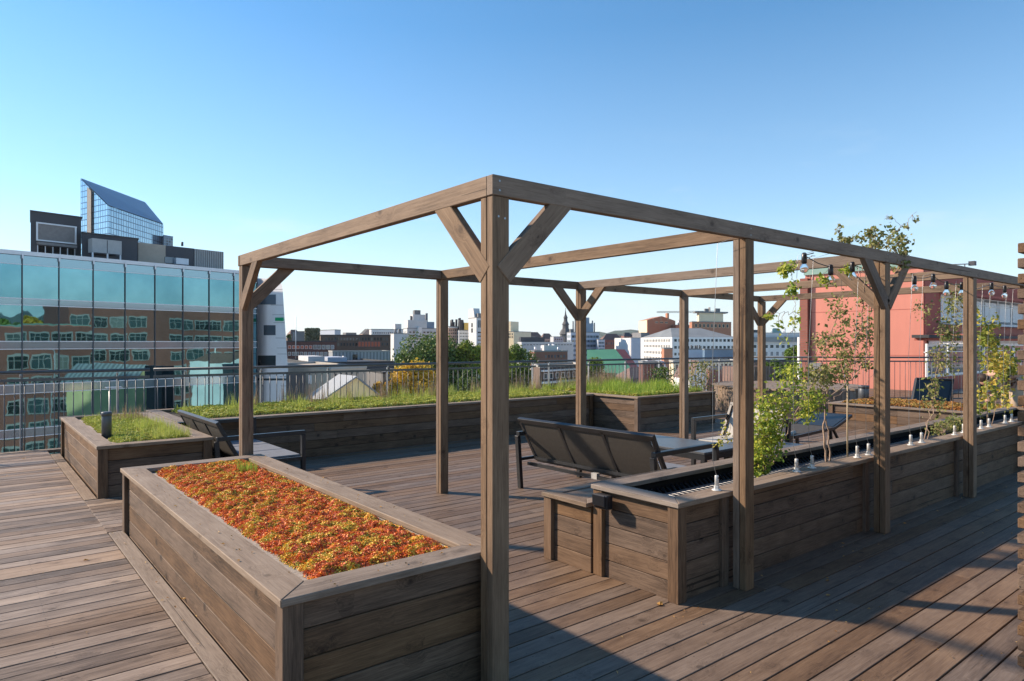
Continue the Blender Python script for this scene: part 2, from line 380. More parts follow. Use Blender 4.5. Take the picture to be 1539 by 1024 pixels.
# ------------------------------------------------------------------ planter boxes
ZC = .583
def planter(name, x0, x1, y0, y1, z0, zc, label, group='timber planter boxes', capw=.145, nb=5, mids=(), soil=None, mat=None, skip=None, soilmat='soil'):
    t = thing(name, (x0, y0, z0), label, 'planter', group); mat = mat or M['plank']; s = .09; rec = .028; zt = zc-.03
    hgt = zt-z0
    for (px, py) in ((x0, y0), (x1-s, y0), (x0, y1-s), (x1-s, y1-s)):
        if skip and (px, py) == (x0, y0): continue
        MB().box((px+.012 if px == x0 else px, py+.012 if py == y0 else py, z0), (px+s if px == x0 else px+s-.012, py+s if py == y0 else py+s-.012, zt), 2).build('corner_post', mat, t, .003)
    for (mx, side) in mids:
        if side == 'S': lo, hi = (mx, y0+.014, z0), (mx+.07, y0+.05, zt)
        elif side == 'W': lo, hi = (x0+.014, mx, z0), (x0+.05, mx+.07, zt)
        MB().box(lo, hi, 2).build('side_batten', mat, t, .003)
    def panel(kind):
        m = MB(); bh = hgt/nb
        for k in range(nb):
            a, b = z0+k*bh, z0+(k+1)*bh-.004
            if kind in 'SN':
                yy = y0+rec+.012 if kind == 'S' else y1-rec-.012-.03
                xs = [x0+s]; L = x1-s
                while xs[-1] < L-.01: xs.append(min(L, xs[-1]+(random.uniform(1.2, 3.6) if len(xs) == 1 and L-x0 > 4 else 3.9)))
                for p, q in zip(xs, xs[1:]): m.box((p, yy, a), (q-.0015, yy+.03, b), 0)
            else:
                xx = x0+rec+.012 if kind == 'W' else x1-rec-.012-.03
                ys = [y0 if skip else y0+s]; L = y1-s
                while ys[-1] < L-.01: ys.append(min(L, ys[-1]+3.9))
                for p, q in zip(ys, ys[1:]): m.box((xx, p, a), (xx+.03, q-.0015, b), 1)
        # dark backing so the board joints do not leak light
        m.build('side_panel', mat, t, .0025)
    for k in 'SWNE': panel(k)
    bk = MB(); e = .075
    bk.box((x0+e, y0+e, z0), (x1-e, y0+e+.01, zt)); bk.box((x0+e, y1-e-.01, z0), (x1-e, y1-e, zt))
    bk.box((x0+e, y0+e+.011, z0), (x0+e+.01, y1-e-.011, zt)); bk.box((x1-e-.01, y0+e+.011, z0), (x1-e, y1-e-.011, zt))
    bk.build('lining', M['under'], t)
    c = capw
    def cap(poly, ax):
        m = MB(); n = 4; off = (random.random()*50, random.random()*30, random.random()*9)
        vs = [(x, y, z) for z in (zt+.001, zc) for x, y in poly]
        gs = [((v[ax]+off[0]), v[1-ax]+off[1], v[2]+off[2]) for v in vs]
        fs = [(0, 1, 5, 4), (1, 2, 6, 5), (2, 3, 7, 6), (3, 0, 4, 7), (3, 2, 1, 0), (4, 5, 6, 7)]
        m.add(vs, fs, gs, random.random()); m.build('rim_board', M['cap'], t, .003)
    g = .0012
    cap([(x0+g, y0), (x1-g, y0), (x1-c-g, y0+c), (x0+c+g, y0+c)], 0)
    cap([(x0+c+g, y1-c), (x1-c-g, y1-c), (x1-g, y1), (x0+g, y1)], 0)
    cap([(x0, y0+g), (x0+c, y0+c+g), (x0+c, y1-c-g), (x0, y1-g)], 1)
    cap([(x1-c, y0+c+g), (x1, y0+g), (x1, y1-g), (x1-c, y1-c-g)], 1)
    m = MB(); m.box((x0+e+.012, y0+e+.012, z0+.05), (x1-e-.012, y1-e-.012, soil if soil else zc-.034)); m.build('soil', M[soilmat], t)
    return t
planter('planter_box', .865, 1.88, 2.388, 5.645, .0, ZC, 'nearest timber planter filled with red and orange sedum, left of the front pergola post', soilmat='sand')
planter('planter_box', .88, 1.86, 6.93, 10.02, .0, ZC, 'timber planter of yellow green grass at the left edge, beside the raised deck', soilmat='sand')
planter('planter_box', 1.88, 8.72, 8.5, 10.3, .0, ZC, 'very long low timber planter running along the back railing')
planter('planter_box', 8.73, 10.95, 7.5, 10.28, .0, ZC, 'square ended timber planter with tall lush grass, behind the sofa')
rp = planter('planter_box', 3.145, 11.6, 2.4, 3.1, .0, ZC, 'long timber planter with climbing plants and cable anchors, right of the front pergola post', capw=.14,
        mids=tuple((XI[i]-.06, 'S') for i in (1, 2, 3)), soil=.40)
lp = planter('planter_box', 3.115, 4.6, 3.105, 3.55, .0, .46, 'low timber box step joined to the end of the long climbing plant planter', nb=4, capw=.1, skip=True)
MB().box((3.2, 3.2, .40), (4.5, 3.46, .452), 0).build('lid', M['deck'], lp, .002)
fp = planter('planter_box', 12.09, 13.6, .8, 5.95, 0, .42, 'distant timber planter with low orange ground cover, in front of the bending person', nb=3)
# bright sandy strip inside the rims (edge boards)
# ------------------------------------------------------------------ drain mat in the right planter
m = MB()
for k in range(150):
    x = 3.32+k*.052
    m.tube([(x, 2.66, .44), (x, 2.70, .495), (x, 2.80, .50), (x, 2.90, .47), (x, 2.96, .51)], .011, 5)
for y in (2.70, 2.80, 2.90): m.tube([(3.3, y, .475), (11.2, y, .475)], .014, 5)
m.build('drain_mat', M['liner'], rp)

# ------------------------------------------------------------------ ground cover in the beds (nobody could count it: one object each)
def bumps(X, Y, n, x0, x1, y0, y1, r, seed):
    g = np.random.RandomState(seed); Z = np.zeros_like(X)
    cx = g.uniform(x0, x1, n); cy = g.uniform(y0, y1, n); rr = g.uniform(.5, 1.3, n)*r; hh = g.uniform(.3, 1, n)
    for i in range(n):
        d2 = ((X-cx[i])**2+(Y-cy[i])**2)/rr[i]**2
        Z = np.maximum(Z, hh[i]*np.clip(1-d2, 0, None)**.6)
    return Z
def bed(name, x0, x1, y0, y1, z, mat, n, size, amp, label, seed, cl=.055, edge=.05, group=None):
    g = np.random.RandomState(seed)
    X = g.uniform(x0, x1, n); Y = g.uniform(y0, y1, n)
    ed = np.minimum.reduce([X-x0, x1-X, Y-y0, y1-Y])
    wob = .5*edge*(1+np.sin(X*9+seed)*np.sin(Y*7.3)+.6*np.sin(X*31+Y*23))
    keep = ed > wob*g.uniform(.3, 1.2, n); X, Y, ed = X[keep], Y[keep], ed[keep]
    area = (x1-x0)*(y1-y0)
    def Hf(a, b): return bumps(a, b, int(area/(cl*cl)*1.1), x0, x1, y0, y1, cl, seed+1)
    h0 = Hf(X, Y); e = .006; gx = (Hf(X+e, Y)-h0)/e*amp; gy = (Hf(X, Y+e)-h0)/e*amp
    fall = np.clip(ed/.07, .15, 1)
    Z = z+(h0*amp+amp*.4)*fall+g.uniform(-.007, .004, len(X))
    nr = unit(np.stack([-np.clip(gx, -2, 2), -np.clip(gy, -2, 2), np.ones_like(X)], -1)+g.normal(size=(len(X), 3))*.55)
    V = leaves(np.stack([X, Y, Z], -1), nr, g.uniform(.6, 1.3, len(X))*size, .62, .22, g)
    o = cloud(name, V, LF, M[mat]); return tag(o, label, 'ground cover', group, 'stuff')
def blades(x0, x1, y0, y1, z, n, h, w, seed, rng=None, clump=0, lean=.35):
    g = np.random.RandomState(seed)
    if clump:
        c = np.stack([g.uniform(x0, x1, clump), g.uniform(y0, y1, clump)], -1); k = g.randint(0, clump, n)
        b = c[k]+g.normal(size=(n, 2))*.05; X = np.clip(b[:, 0], x0, x1); Y = np.clip(b[:, 1], y0, y1)
    else: X = g.uniform(x0, x1, n); Y = g.uniform(y0, y1, n)
    hh = g.uniform(.35, 1, n)**1.3*h; a = g.uniform(0, 6.283, n); ln = g.uniform(0, lean, n)*hh
    dx, dy = np.cos(a), np.sin(a); sx, sy = -dy*w/2, dx*w/2; zz = np.full(n, z)
    p = lambda t, s, ww: np.stack([X+dx*ln*t*t+sx*ww*s, Y+dy*ln*t*t+sy*ww*s, zz+hh*t], -1)
    return np.stack([p(0, -1, 1), p(0, 1, 1), p(.55, 1, .8), p(.55, -1, .8), p(1, 0, 0)], 1)
BF = [(0, 1, 2), (0, 2, 3), (3, 2, 4)]
M['sedum'] = leafmat('autumn_sedum', [(.80, .19, .06), (.90, .32, .06), (.92, .44, .07), (.92, .58, .09), (.74, .60, .10), (.46, .48, .07), (.88, .50, .07), (.88, .34, .06), (.76, .19, .06), (.54, .11, .07), (.78, .22, .08)], 8, .74, .12, patch=3.2)
M['sedum_green'] = leafmat('green_sedum', [(.34, .20, .05), (.46, .44, .07), (.40, .46, .07), (.55, .52, .10), (.32, .40, .07), (.62, .56, .12), (.48, .34, .09)], 4, .68, .15, con=2.6)
M['sedum_far'] = leafmat('dull_orange_sedum', [(.30, .10, .04), (.45, .20, .06), (.42, .28, .07), (.25, .22, .07)], 3, .6, .15)
M['grass'] = leafmat('grass_blades', [(.20, .30, .05), (.34, .42, .07), (.50, .52, .12), (.38, .44, .10), (.54, .46, .20)], 2.5, .5, .35)
M['lush'] = leafmat('lush_grass', [(.14, .26, .04), (.24, .38, .05), (.40, .46, .08), (.32, .42, .07)], 2.0, .45, .35)
M['dry'] = leafmat('dry_stalks', [(.30, .20, .12), (.42, .32, .20), (.26, .15, .11)], 3, .4, .2)
M['moss'] = leafmat('moss', [(.04, .07, .02), (.10, .16, .03), (.20, .24, .05), (.28, .26, .07)], 6, .6, .1)
bed('sedum', 1.05, 1.735, 2.54, 5.515, .545, 'sedum', 150000, .0135, .034, 'red, orange and yellow sedum filling the nearest planter', 3, .042, .05)
cloud_ = blades(1.52, 1.62, 4.95, 5.1, .56, 160, .11, .004, 41, clump=3)
tag(cloud('grass_tuft', cloud_, BF, M['lush']), 'small bright green grass tuft in the red sedum', 'grass')
bed('sedum_mat', 1.06, 1.74, 7.12, 9.85, .55, 'sedum_green', 60000, .016, .032, 'yellow green sedum in the planter at the left edge', 5, .06, .06)
bed('sedum_strip', 2.16, 8.6, 8.66, 10.2, .555, 'sedum_green', 90000, .024, .05, 'yellow green sedum along the long back planter', 6, .1, .05)
bed('sedum_patch', 8.88, 10.82, 7.64, 10.15, .56, 'sedum_green', 60000, .024, .05, 'yellow green sedum under the tall grass in the square ended planter', 8, .1, .05)
bed('orange_sedum', 12.22, 13.5, .95, 5.8, .40, 'sedum_far', 26000, .034, .05, 'dull orange sedum in the distant planter by the bending person', 9, .1, .06)
V = np.concatenate([blades(1.1, 1.70, 7.15, 9.85, .56, 1500, .09, .0035, 21), blades(1.4, 1.72, 7.15, 8.6, .56, 1000, .15, .0035, 22, clump=26)])
tag(cloud('grass', V, BF, M['grass']), 'thin grass in the planter at the left edge', 'grass', None, 'stuff')
V = np.concatenate([blades(2.2, 8.6, 8.75, 10.2, .57, 3800, .10, .006, 23), blades(2.2, 8.6, 9.2, 10.2, .57, 1700, .24, .006, 24, clump=60)])
tag(cloud('grass', V, BF, M['grass']), 'rough grass along the long back planter', 'grass', None, 'stuff')
V = np.concatenate([blades(8.9, 10.8, 7.66, 10.15, .57, 5200, .17, .007, 25, lean=.6), blades(9.0, 10.7, 7.9, 10.15, .57, 3600, .27, .007, 26, clump=60)])
tag(cloud('grass', V, BF, M['lush']), 'lush bright grass in the square ended planter', 'grass', None, 'stuff')
V = np.concatenate([blades(1.2, 1.7, 9.0, 9.9, .56, 260, .20, .004, 27, clump=12), blades(3, 8.5, 9.6, 10.2, .56, 900, .42, .005, 28, clump=26), blades(9.0, 10.7, 9.0, 10.1, .56, 900, .50, .006, 29, clump=24)])
tag(cloud('dry_stalks', V, BF, M['dry']), 'dry brown seed stalks standing in the back planters', 'dry grass', None, 'stuff')
bed('moss', 3.27, 11.4, 2.53, 2.98, .405, 'moss', 60000, .016, .05, 'moss and weeds on the soil of the climbing plant planter', 12, .08, .02)

# ------------------------------------------------------------------ railings
def on(a, b, t): return Vector(a).lerp(Vector(b), t)
def railing(a, b, zt, zb, label, ps=1.08, bs=.105, t0=.35, top=.021):
    a = Vector((a[0], a[1], 0)); b = Vector((b[0], b[1], 0)); L = (b-a).length; d = (b-a)/L
    t = thing('railing', (a.x, a.y, zb), label, 'railing', 'steel railings round the terrace')
    U = Vector((0, 0, 1))
    MB().tube([a+U*zt, b+U*zt], top, 8).build('top_rail', M['railm'], t)
    MB().beam(a+U*(zt-.10), b+U*(zt-.10), .012, .035).build('mid_rail', M['railm'], t)
    MB().beam(a+U*(zb+.08), b+U*(zb+.08), .012, .035).build('bottom_rail', M['railm'], t)
    x = t0; first = None
    while x < L:
        p = a+d*x
        m = MB(); m.beam(p+U*(zb-.3)-d.cross(U)*.03, p+U*(zt-.05)-d.cross(U)*.03, .045, .012, d); m.tube([p+U*(zt-.07), p+U*zt], .012, 6)
        m.build('post', M['galv'], t); x += ps
    x = .05
    while x < L:
        p = a+d*x
        if first is None: first = MB().tube([Vector((0, 0, zb+.08)), Vector((0, 0, zt-.10))], .0062, 5).build('bar', M['railm'], t); first.location = p
        else: q = first.copy(); C.objects.link(q); q.location = p
        x += bs
railing((-4, 10.66), (2.0, 10.66), 1.117, -.25, 'steel bar railing left of the first planter, in front of the glass building', t0=.2)
railing((2.05, 10.66), (9.0, 10.42), 1.117, .1, 'steel bar railing behind the long back planter', t0=.41)
railing((9.05, 10.41), (15.7, 9.9), 1.117, .1, 'steel bar railing behind the square ended planter', t0=.3, bs=.11)
railing((15.75, 9.85), (22.5, 3.6), 1.12, .0, 'steel bar railing in front of the salmon building', t0=.3, bs=.13)

# ------------------------------------------------------------------ garden furniture
def furn(name, loc, rz, label, cat, group=None):
    t = thing(name, loc, label, cat, group); t.rotation_euler = (0, 0, rz); LOCAL.add(t.name); return t
def lounge(loc, rz, W, nseat, label, cat, name, D=.76, arms=(0, 1), sling='mesh', group='black framed lounge seats', lowrail=False, tagp=False):
    """local axes: x = forward (the way it faces), y = sideways 0..W, z = up"""
    t = furn(name, loc, rz, label, cat, group); b = M['black']; AH = .585
    for s in arms:
        y = 0 if s == 0 else W
        MB().beam((-.02, y, AH-.02), (D, y, AH-.02), .05, .04).build('armrest', b, t, .003)
        MB().beam((D-.02, y, 0), (D-.02, y, AH-.041), .05, .04, (1, 0, 0)).build('leg', b, t, .003)
        MB().beam((.02, y, 0), (-.02, y, AH-.041), .05, .04, (1, 0, 0)).build('leg', b, t, .003)
        MB().beam((.0, y, .30), (D-.04, y, .30), .03, .03).build('side_rail', b, t)
    for k in range(1, nseat):
        y = W*k/nseat
        MB().beam((D-.10, y, 0), (D-.10, y, .27), .04, .04, (1, 0, 0)).build('leg', b, t, .003)
    MB().beam((.10, .03, .25), (.10, W-.03, .25), .03, .03).build('stretcher', b, t)
    m = MB(); m.beam((.2, .03, .30), (.2, W-.03, .30), .04, .03); m.beam((D-.06, .03, .30), (D-.06, W-.03, .30), .04, .03)
    m.build('seat_frame', b, t)
    m = MB()
    for k in range(nseat):
        y0 = .045+(W-.09)*k/nseat; y1 = .045+(W-.09)*(k+1)/nseat
        m.box((.26, y0+.01, .312), (D-.03, y1-.01, .33), 1)
    m.build('seat', M['cushion'] if sling == 'mesh' else M[sling], t, .004)
    # leaning back
    A0 = Vector((.24, 0, .27)); A1 = Vector((.0, 0, .705))
    sd = Vector((0, 1, 0)); br = thing_part = None
    m = MB(); m.beam(A1+sd*-.0, A1+sd*W, .035, .05, (A1-A0).normalized()); m.beam(A0+sd*.03, A0+sd*(W-.03), .03, .03)
    for k in range(nseat+1):
        y = .02+(W-.04)*k/nseat; m.beam(A0+sd*y, A1+sd*y, .035, .035, (1, 0, 0))
    bf = m.build('back_frame', b, t, .002)
    for k in range(nseat):
        y0 = .04+(W-.08)*k/nseat+.01; y1 = .04+(W-.08)*(k+1)/nseat-.01
        nn = Vector((A0.z-A1.z, 0, A1.x-A0.x)).normalized()*.006
        m = MB(); n = 6; vs = []; fs = []
        for i in range(n+1):
            for yy in (y0, y1):
                q = A0.lerp(A1, .03+.93*i/n)+nn*(1.0+1.2*math.sin(math.pi*i/n)); vs += [q+sd*yy+nn*-.3, q+sd*yy+nn*.3]
        for i in range(n):
            a = i*4; fs += [(a, a+4, a+6, a+2), (a+1, a+3, a+7, a+5), (a, a+1, a+5, a+4), (a+2, a+6, a+7, a+3)]
        m.add(vs, fs, smooth=False); m.build('back_panel', M[sling], t)
    if tagp:
        MB().box((.08, W*.42, .235), (.12, W*.42+.07, .29)).build('label_tag', M['palefab'], t)
    return t
lounge((4.45, 3.64, 0), R_(1.0), 1.74, 3, 'black lounge sofa seen from behind, its back split in three brown sling panels', 'sofa', 'garden_sofa', D=.90, tagp=True)
lounge((1.885, 6.87, 0), 0, 1.55, 3, 'black lounge sofa behind the red sedum planter, half hidden by the pergola post', 'sofa', 'garden_sofa', D=.86)
lounge((7.66, 5.03, 0), R_(180), .78, 1, 'black armchair with pale sling behind the grey table', 'armchair', 'garden_armchair', D=.80, sling='palefab')
t = furn('garden_table', (5.62, 3.98, 0), 0, 'low grey topped table with black frame in front of the sofa', 'table')
MB().box((0, 0, .395), (.66, 1.36, .42), 1).build('table_top', M['tabletop'], t, .004)
m = MB(); m.box((.0, .0, .34), (.66, .04, .394)); m.box((0, 1.32, .34), (.66, 1.36, .394)); m.box((0, .041, .34), (.04, 1.319, .394)); m.box((.62, .041, .34), (.66, 1.319, .394))
m.build('table_frame', M['black'], t)
for x in (0, .61):
    for y in (0, 1.31): MB().box((x, y, 0), (x+.05, y+.05, .339)).build('leg', M['black'], t, .003)
# second low table, right of the first
t = furn('side_table', (6.42, 3.7, 0), 0, 'low grey side table half hidden by the second pergola post', 'table')
MB().box((0, 0, .375), (.62, .62, .40), 1).build('table_top', M['tabletop'], t, .004)
MB().box((.01, .01, .33), (.61, .61, .374)).build('table_frame', M['black'], t)
for x in (0.01, .56):
    for y in (0.01, .56): MB().box((x, y, 0), (x+.05, y+.05, .329)).build('leg', M['black'], t, .003)
# folded sun lounger on the far deck
t = furn('sun_lounger', (8.35, 4.55, 0), R_(5), 'low black sun lounger with raised head end lying on the far deck', 'sun lounger')
m = MB(); m.beam((0, 0, .27), (1.35, 0, .27), .03, .04); m.beam((0, .58, .27), (1.35, .58, .27), .03, .04); m.beam((0, 0, .27), (0, .58, .27), .04, .04); m.beam((1.35, 0, .27), (2.0, 0, .40), .03, .04); m.beam((1.35, .58, .27), (2.0, .58, .40), .03, .04); m.beam((2.0, 0, .40), (2.0, .58, .40), .03, .04)
m.build('frame', M['black'], t)
MB().box((.02, .03, .275), (1.34, .55, .288)).build('seat', M['mesh'], t)
MB().beam((1.36, .29, .285), (1.98, .29, .41), .52, .012).build('head_rest', M['black'], t)
for x in (.1, 1.2):
    for y in (0, .58): MB().beam((x, y, .25), (x+.05, y, 0), .035, .035, (1, 0, 0)).build('leg', M['black'], t)
MB().tube([(-.45, .1, .10), (-.2, .1, .27), (.25, .1, .30)], .03, 6).build('foot_bar', M['palefab'], t)
MB().beam((1.5, .1, .28), (1.75, .1, .06), .03, .03, (1, 0, 0)).build('prop', M['black'], t)

# round timber bench / platform
cx, cy = K(6.1, 15.0)
t = thing('round_bench', (cx, cy, 0), 'round timber platform bench clad in upright boards, beyond the seating', 'bench')
m = MB(); n = 44
for k in range(n):
    a = 2*math.pi*k/n; mt = Matrix.Translation((cx, cy, 0)) @ Matrix.Rotation(a, 4, 'Z')
    m.box((1.52, -.104, 0), (1.545, .104, .53), 2, mt)
m.build('side_boards', M['cap'], t)
m = MB()
y = -1.58
while y < 1.55:
    ya = y; yb = y+.118; c = max(abs(ya), abs(yb)); hw = math.sqrt(max(.01, 1.6**2-c*c))
    m.box((cx-hw, cy+ya, .53), (cx+hw, cy+yb, .565), 0); y += .124
m.build('top_boards', M['cap'], t)
m = MB(); m.prism([(cx+1.5*math.cos(2*math.pi*k/40), cy+1.5*math.sin(2*math.pi*k/40)) for k in range(40)], .02, .52); m.build('core', M['under'], t)

# black electric box on the planter end
t = thing('socket_box', (3.10, 3.0, .45), 'black weatherproof socket box on the end of the climbing plant planter', 'socket box')
MB().box((3.085, 2.90, .455), (3.145, 3.02, .545)).build('housing', M['rubber'], t, .008)
MB().box((3.070, 2.905, .475), (3.084, 3.015, .548)).build('flap', M['rubber'], t, .005)
# grey bollard lamps
def bollard(x, y, z, h, r, label):
    t = thing('bollard_lamp', (x, y, z), label, 'lamp', 'grey cylinder lamps')
    MB().lathe([(r, 0), (r, h*.86), (r*.97, h*.87)], (x, y, z), 20).build('body', M['railm'], t)
    MB().lathe([(r*1.04, h*.87), (r*1.04, h), (r*.9, h*1.01)], (x, y, z), 20).build('head', M['railm'], t)
bollard(1.07, 7.75, .52, .29, .045, 'short grey cylinder lamp standing in the grassy planter at the left edge')
p = P(1298, 600, 12.6); bollard(p.x, p.y, .30, .40, .09, 'grey cylinder standing by the distant planter')
t = thing('roof_vent', (1.35, 11.3, .6), 'thin metal capped vent beyond the railing behind the left planter', 'vent')
q = P(171, 582, 9.6)
m = MB(); m.box((q.x-.10, q.y-.1, q.z-.01), (q.x+.10, q.y+.1, q.z)); m.build('cap', M['galv'], t)
m = MB(); m.tube([(q.x-.05, q.y, q.z), (q.x-.05, q.y, -.6)], .012, 6); m.tube([(q.x+.05, q.y, q.z), (q.x+.05, q.y, -.6)], .012, 6); m.build('stem', M['galv'], t)

# ------------------------------------------------------------------ cable anchors and trellis wires on the right planter
AX = [3.62, 4.58, 4.80, 5.52, 5.72, 6.56, 6.80, 7.62, 7.86, 8.38, 8.63, 9.17, 9.40]
WL = ['nearest cable anchor on the planter rim, left of the second pergola post', 'cable anchor right of the second pergola post, beside the yellow green bush', 'cable anchor in front of the bare stemmed climber, right one of its pair',
      'cable anchor left of the third pergola post, left one of its pair', 'cable anchor touching the third pergola post from the left',
      'first cable anchor right of the third pergola post', 'second cable anchor right of the third pergola post', 'cable anchor left of the fourth pergola post, left one of its pair', 'cable anchor just left of the fourth pergola post',
      'cable anchor just right of the fourth pergola post', 'second cable anchor right of the fourth pergola post', 'last but one cable anchor at the right end of the rim', 'last cable anchor at the right end, by the slatted screen']
for x, lb in zip(AX, WL):
    y = 2.475
    t = thing('cable_anchor', (x, y, ZC), lb, 'cable anchor', 'white metal cable anchors with wires on the planter rim')
    MB().lathe([(.030, 0), (.030, .005), (.018, .006)], (x, y, ZC+.0005), 18).build('base_plate', M['white_metal'], t)
    MB().lathe([(.017, .006), (.017, .028), (.013, .030)], (x, y, ZC), 6, False).build('nut', M['white_metal'], t)
    m = MB(); m.lathe([(.0125, .028), (.0125, .088), (.011, .092), (.005, .093)], (x, y, ZC), 16); m.build('sleeve', M['white_metal'], t)
    m = MB(); m.tube([(x-.004, y-.0128, ZC+.078), (x-.004, y-.0135, ZC+.078)], .005, 8); m.build('grub_screw', M['rubber'], t)
    jx = random.uniform(-.012, .012)
    m = MB(); m.tube([(x, y, ZC+.09), (x-.012, y+.004, ZC+.125), (x-.020+jx, y+.01, ZC+.19), (x-.02+jx, y+.012, ZC+.8), (x-.02, y-.02, 2.11), (x-.02, YF+.036, 2.135)], .0016, 5); m.build('cable', M['galv'], t)

# ------------------------------------------------------------------ string of bulbs under the beam
mg, ntg, ndg, lkg, bg_ = newmat('bulb_glass'); bg_.inputs['Base Color'].default_value = (.95, .95, .95, 1); bg_.inputs['Roughness'].default_value = .02
bg_.inputs['Transmission Weight'].default_value = 1.0; bg_.inputs['IOR'].default_value = 1.1; M['bulb'] = mg
BL = [(4.64, 2.035), (5.03, 1.978), (5.38, 2.025), (6.57, 1.990), (7.00, 2.035), (7.33, 1.985), (7.74, 2.00), (8.62, 2.045), (9.06, 2.035)]
t = thing('string_light', (4.64, 2.45, 2.1), 'black string of clear glass bulbs hanging under the long front beam', 'string light')
pts = []; off = .085
ys = [2.45]*9
for i, (x, z) in enumerate(BL):
    pts.append((x, 2.45, z+off))
    if i < 8:
        nx, nz = BL[i+1]; sag = .012 if nx-x < .6 else .05
        pts.append(((x+nx)/2, 2.45, (z+nz)/2+off-sag))
pts = [(4.60, 2.36, 2.125)]+pts+[(9.3, 2.44, 2.12)]
MB().tube(pts, .0035, 6).build('cable', M['rubber'], t)
for x, z in BL:
    s_ = MB().lathe([(.010, .105), (.017, .098), (.019, .06), (.019, .032), (.016, .028)], (x, 2.45, z), 14).build('socket', M['rubber'], t)
    MB().lathe([(.012, .030), (.016, .02), (.026, .004), (.030, -.012), (.026, -.028), (.014, -.038), (.001, -.040)], (x, 2.45, z), 16).build('bulb', M['bulb'], s_)

# ------------------------------------------------------------------ slatted timber screen at the right edge
p0 = K((1529-CX)/FPX*3.12, 3.12)
t = thing('slatted_screen', (p0[0], p0[1], 0), 'dark slatted timber screen cut by the right edge of the view', 'screen')
z = .01; dirs = (Vector((1, 0, 0)))
k = 0
while z < 1.93:
    m = MB(); sft = .004 if k % 2 else 0
    m.box((p0[0]+sft, p0[1]-.045, z), (p0[0]+2.4, p0[1], z+.045), 0); m.build('slat', M['plank'], t, .003)
    if k % 1 == 0:
        pass
    z += .0705; k += 1
for x in (.03, 1.2, 2.3): MB().box((p0[0]+x, p0[1]-.075, 0), (p0[0]+x+.045, p0[1]-.047, 1.93), 2).build('upright', M['beam'], t, .003)

# ------------------------------------------------------------------ climbing plants on the right planter
def climber(name, stems, leafspec, label, seed, lm, ls=.034, cat='climbing plant', stem_r=.006, base=(5, 2.6, .42), group='climbing plants in the long planter'):
    g = np.random.RandomState(seed)
    t = thing(name, base, label, cat, group)
    m = MB(); cs = []; ns = []; nodes = []
    for pts, r0 in stems:
        P_ = [Vector(p) for p in pts]; out = []
        for i in range(len(P_)-1):
            for k in range(6):
                q = P_[i].lerp(P_[i+1], k/6); j = (.005 if r0 > .008 else .009) if 0 < i*6+k else 0
                out.append(q+Vector(g.normal(size=3))*j)
        out.append(P_[-1]); n = len(out)
        m.tube(out, [r0*(1-.75*i/n) for i in range(n)], 5); nodes.append(np.array([tuple(o_) for o_ in out]))
    tw = m
    for (c, r, n) in leafspec:                           # centre, radii, number of leaves
        c = np.array(c); r = np.array(r)
        nc = max(3, n//14); cc = unit(g.normal(size=(nc, 3)))*g.uniform(.2, 1, (nc, 1))**.6*r+c
        NODE = np.concatenate(nodes)
        for q_ in cc:
            d_ = np.linalg.norm(NODE-q_, axis=1); o_ = NODE[d_.argmin()]
            if .02 < d_.min() < .45: tw.tube([tuple(o_), tuple((o_+q_)/2+g.normal(size=3)*.015), tuple(q_)], [.0022, .0016, .001], 4)
        k = g.randint(0, nc, n); cs.append(cc[k]+g.normal(size=(n, 3))*np.minimum(r*.28, .055)); ns.append(g.normal(size=(n, 3))+np.array([-.5, .1, .6]))
    cs = np.concatenate(cs); ns = np.concatenate(ns)
    tw.build('stem', M['vine'], t)
    V = leaves(cs, ns, g.uniform(.6, 1.25, len(cs))*ls, .62, .12, g)
    cloud('foliage', V, LF, M[lm], t)
    return t
M['leaf_yg'] = leafmat('yellow_green_leaves', [(.07, .14, .02), (.17, .27, .04), (.34, .42, .06), (.58, .56, .08), (.24, .33, .06)], 5, .5, .4)
M['leaf_mix'] = leafmat('dull_leaves', [(.07, .10, .03), (.16, .20, .05), (.28, .28, .09), (.34, .28, .12), (.12, .16, .05)], 5, .45, .35)
M['leaf_aut'] = leafmat('autumn_vine_leaves', [(.08, .13, .03), (.16, .22, .04), (.24, .28, .05), (.46, .40, .07), (.58, .40, .06), (.14, .12, .05)], 2.2, .6, .35)
def V3(px, py, Y):                                       # surveyed bearing meets the plant row at depth line y = Y
    tt = (px-CX)/FPX; x = (tt*Y*SA+Y*CA)/(SA-tt*CA); F = x*CA+Y*SA; return (x, Y, H-(py-HY)/FPX*F)
Yp = 2.72
S = lambda *a, Y=Yp: [V3(px, py, Y) for px, py in a]
climber('climbing_plant', [(S((1150, 712), (1165, 660), (1195, 590), (1215, 545)), .007), (S((1150, 712), (1140, 640), (1150, 590)), .006), (S((1160, 700), (1185, 640), (1222, 575), (1235, 545)), .006), (S((1140, 700), (1150, 650), (1205, 600), (1232, 590)), .005)],
        [(V3(1148, 655, Yp), (.13, .12, .24), 1400), (V3(1165, 610, Yp), (.20, .13, .14), 650), (V3(1210, 600, Yp), (.22, .12, .11), 380), (V3(1135, 690, Yp), (.09, .1, .12), 500), (V3(1190, 565, Yp), (.16, .1, .09), 260), (V3(1215, 620, Yp), (.1, .08, .08), 200)],
        'dense yellow green climbing bush just right of the second pergola post', 51, 'leaf_yg', .032)
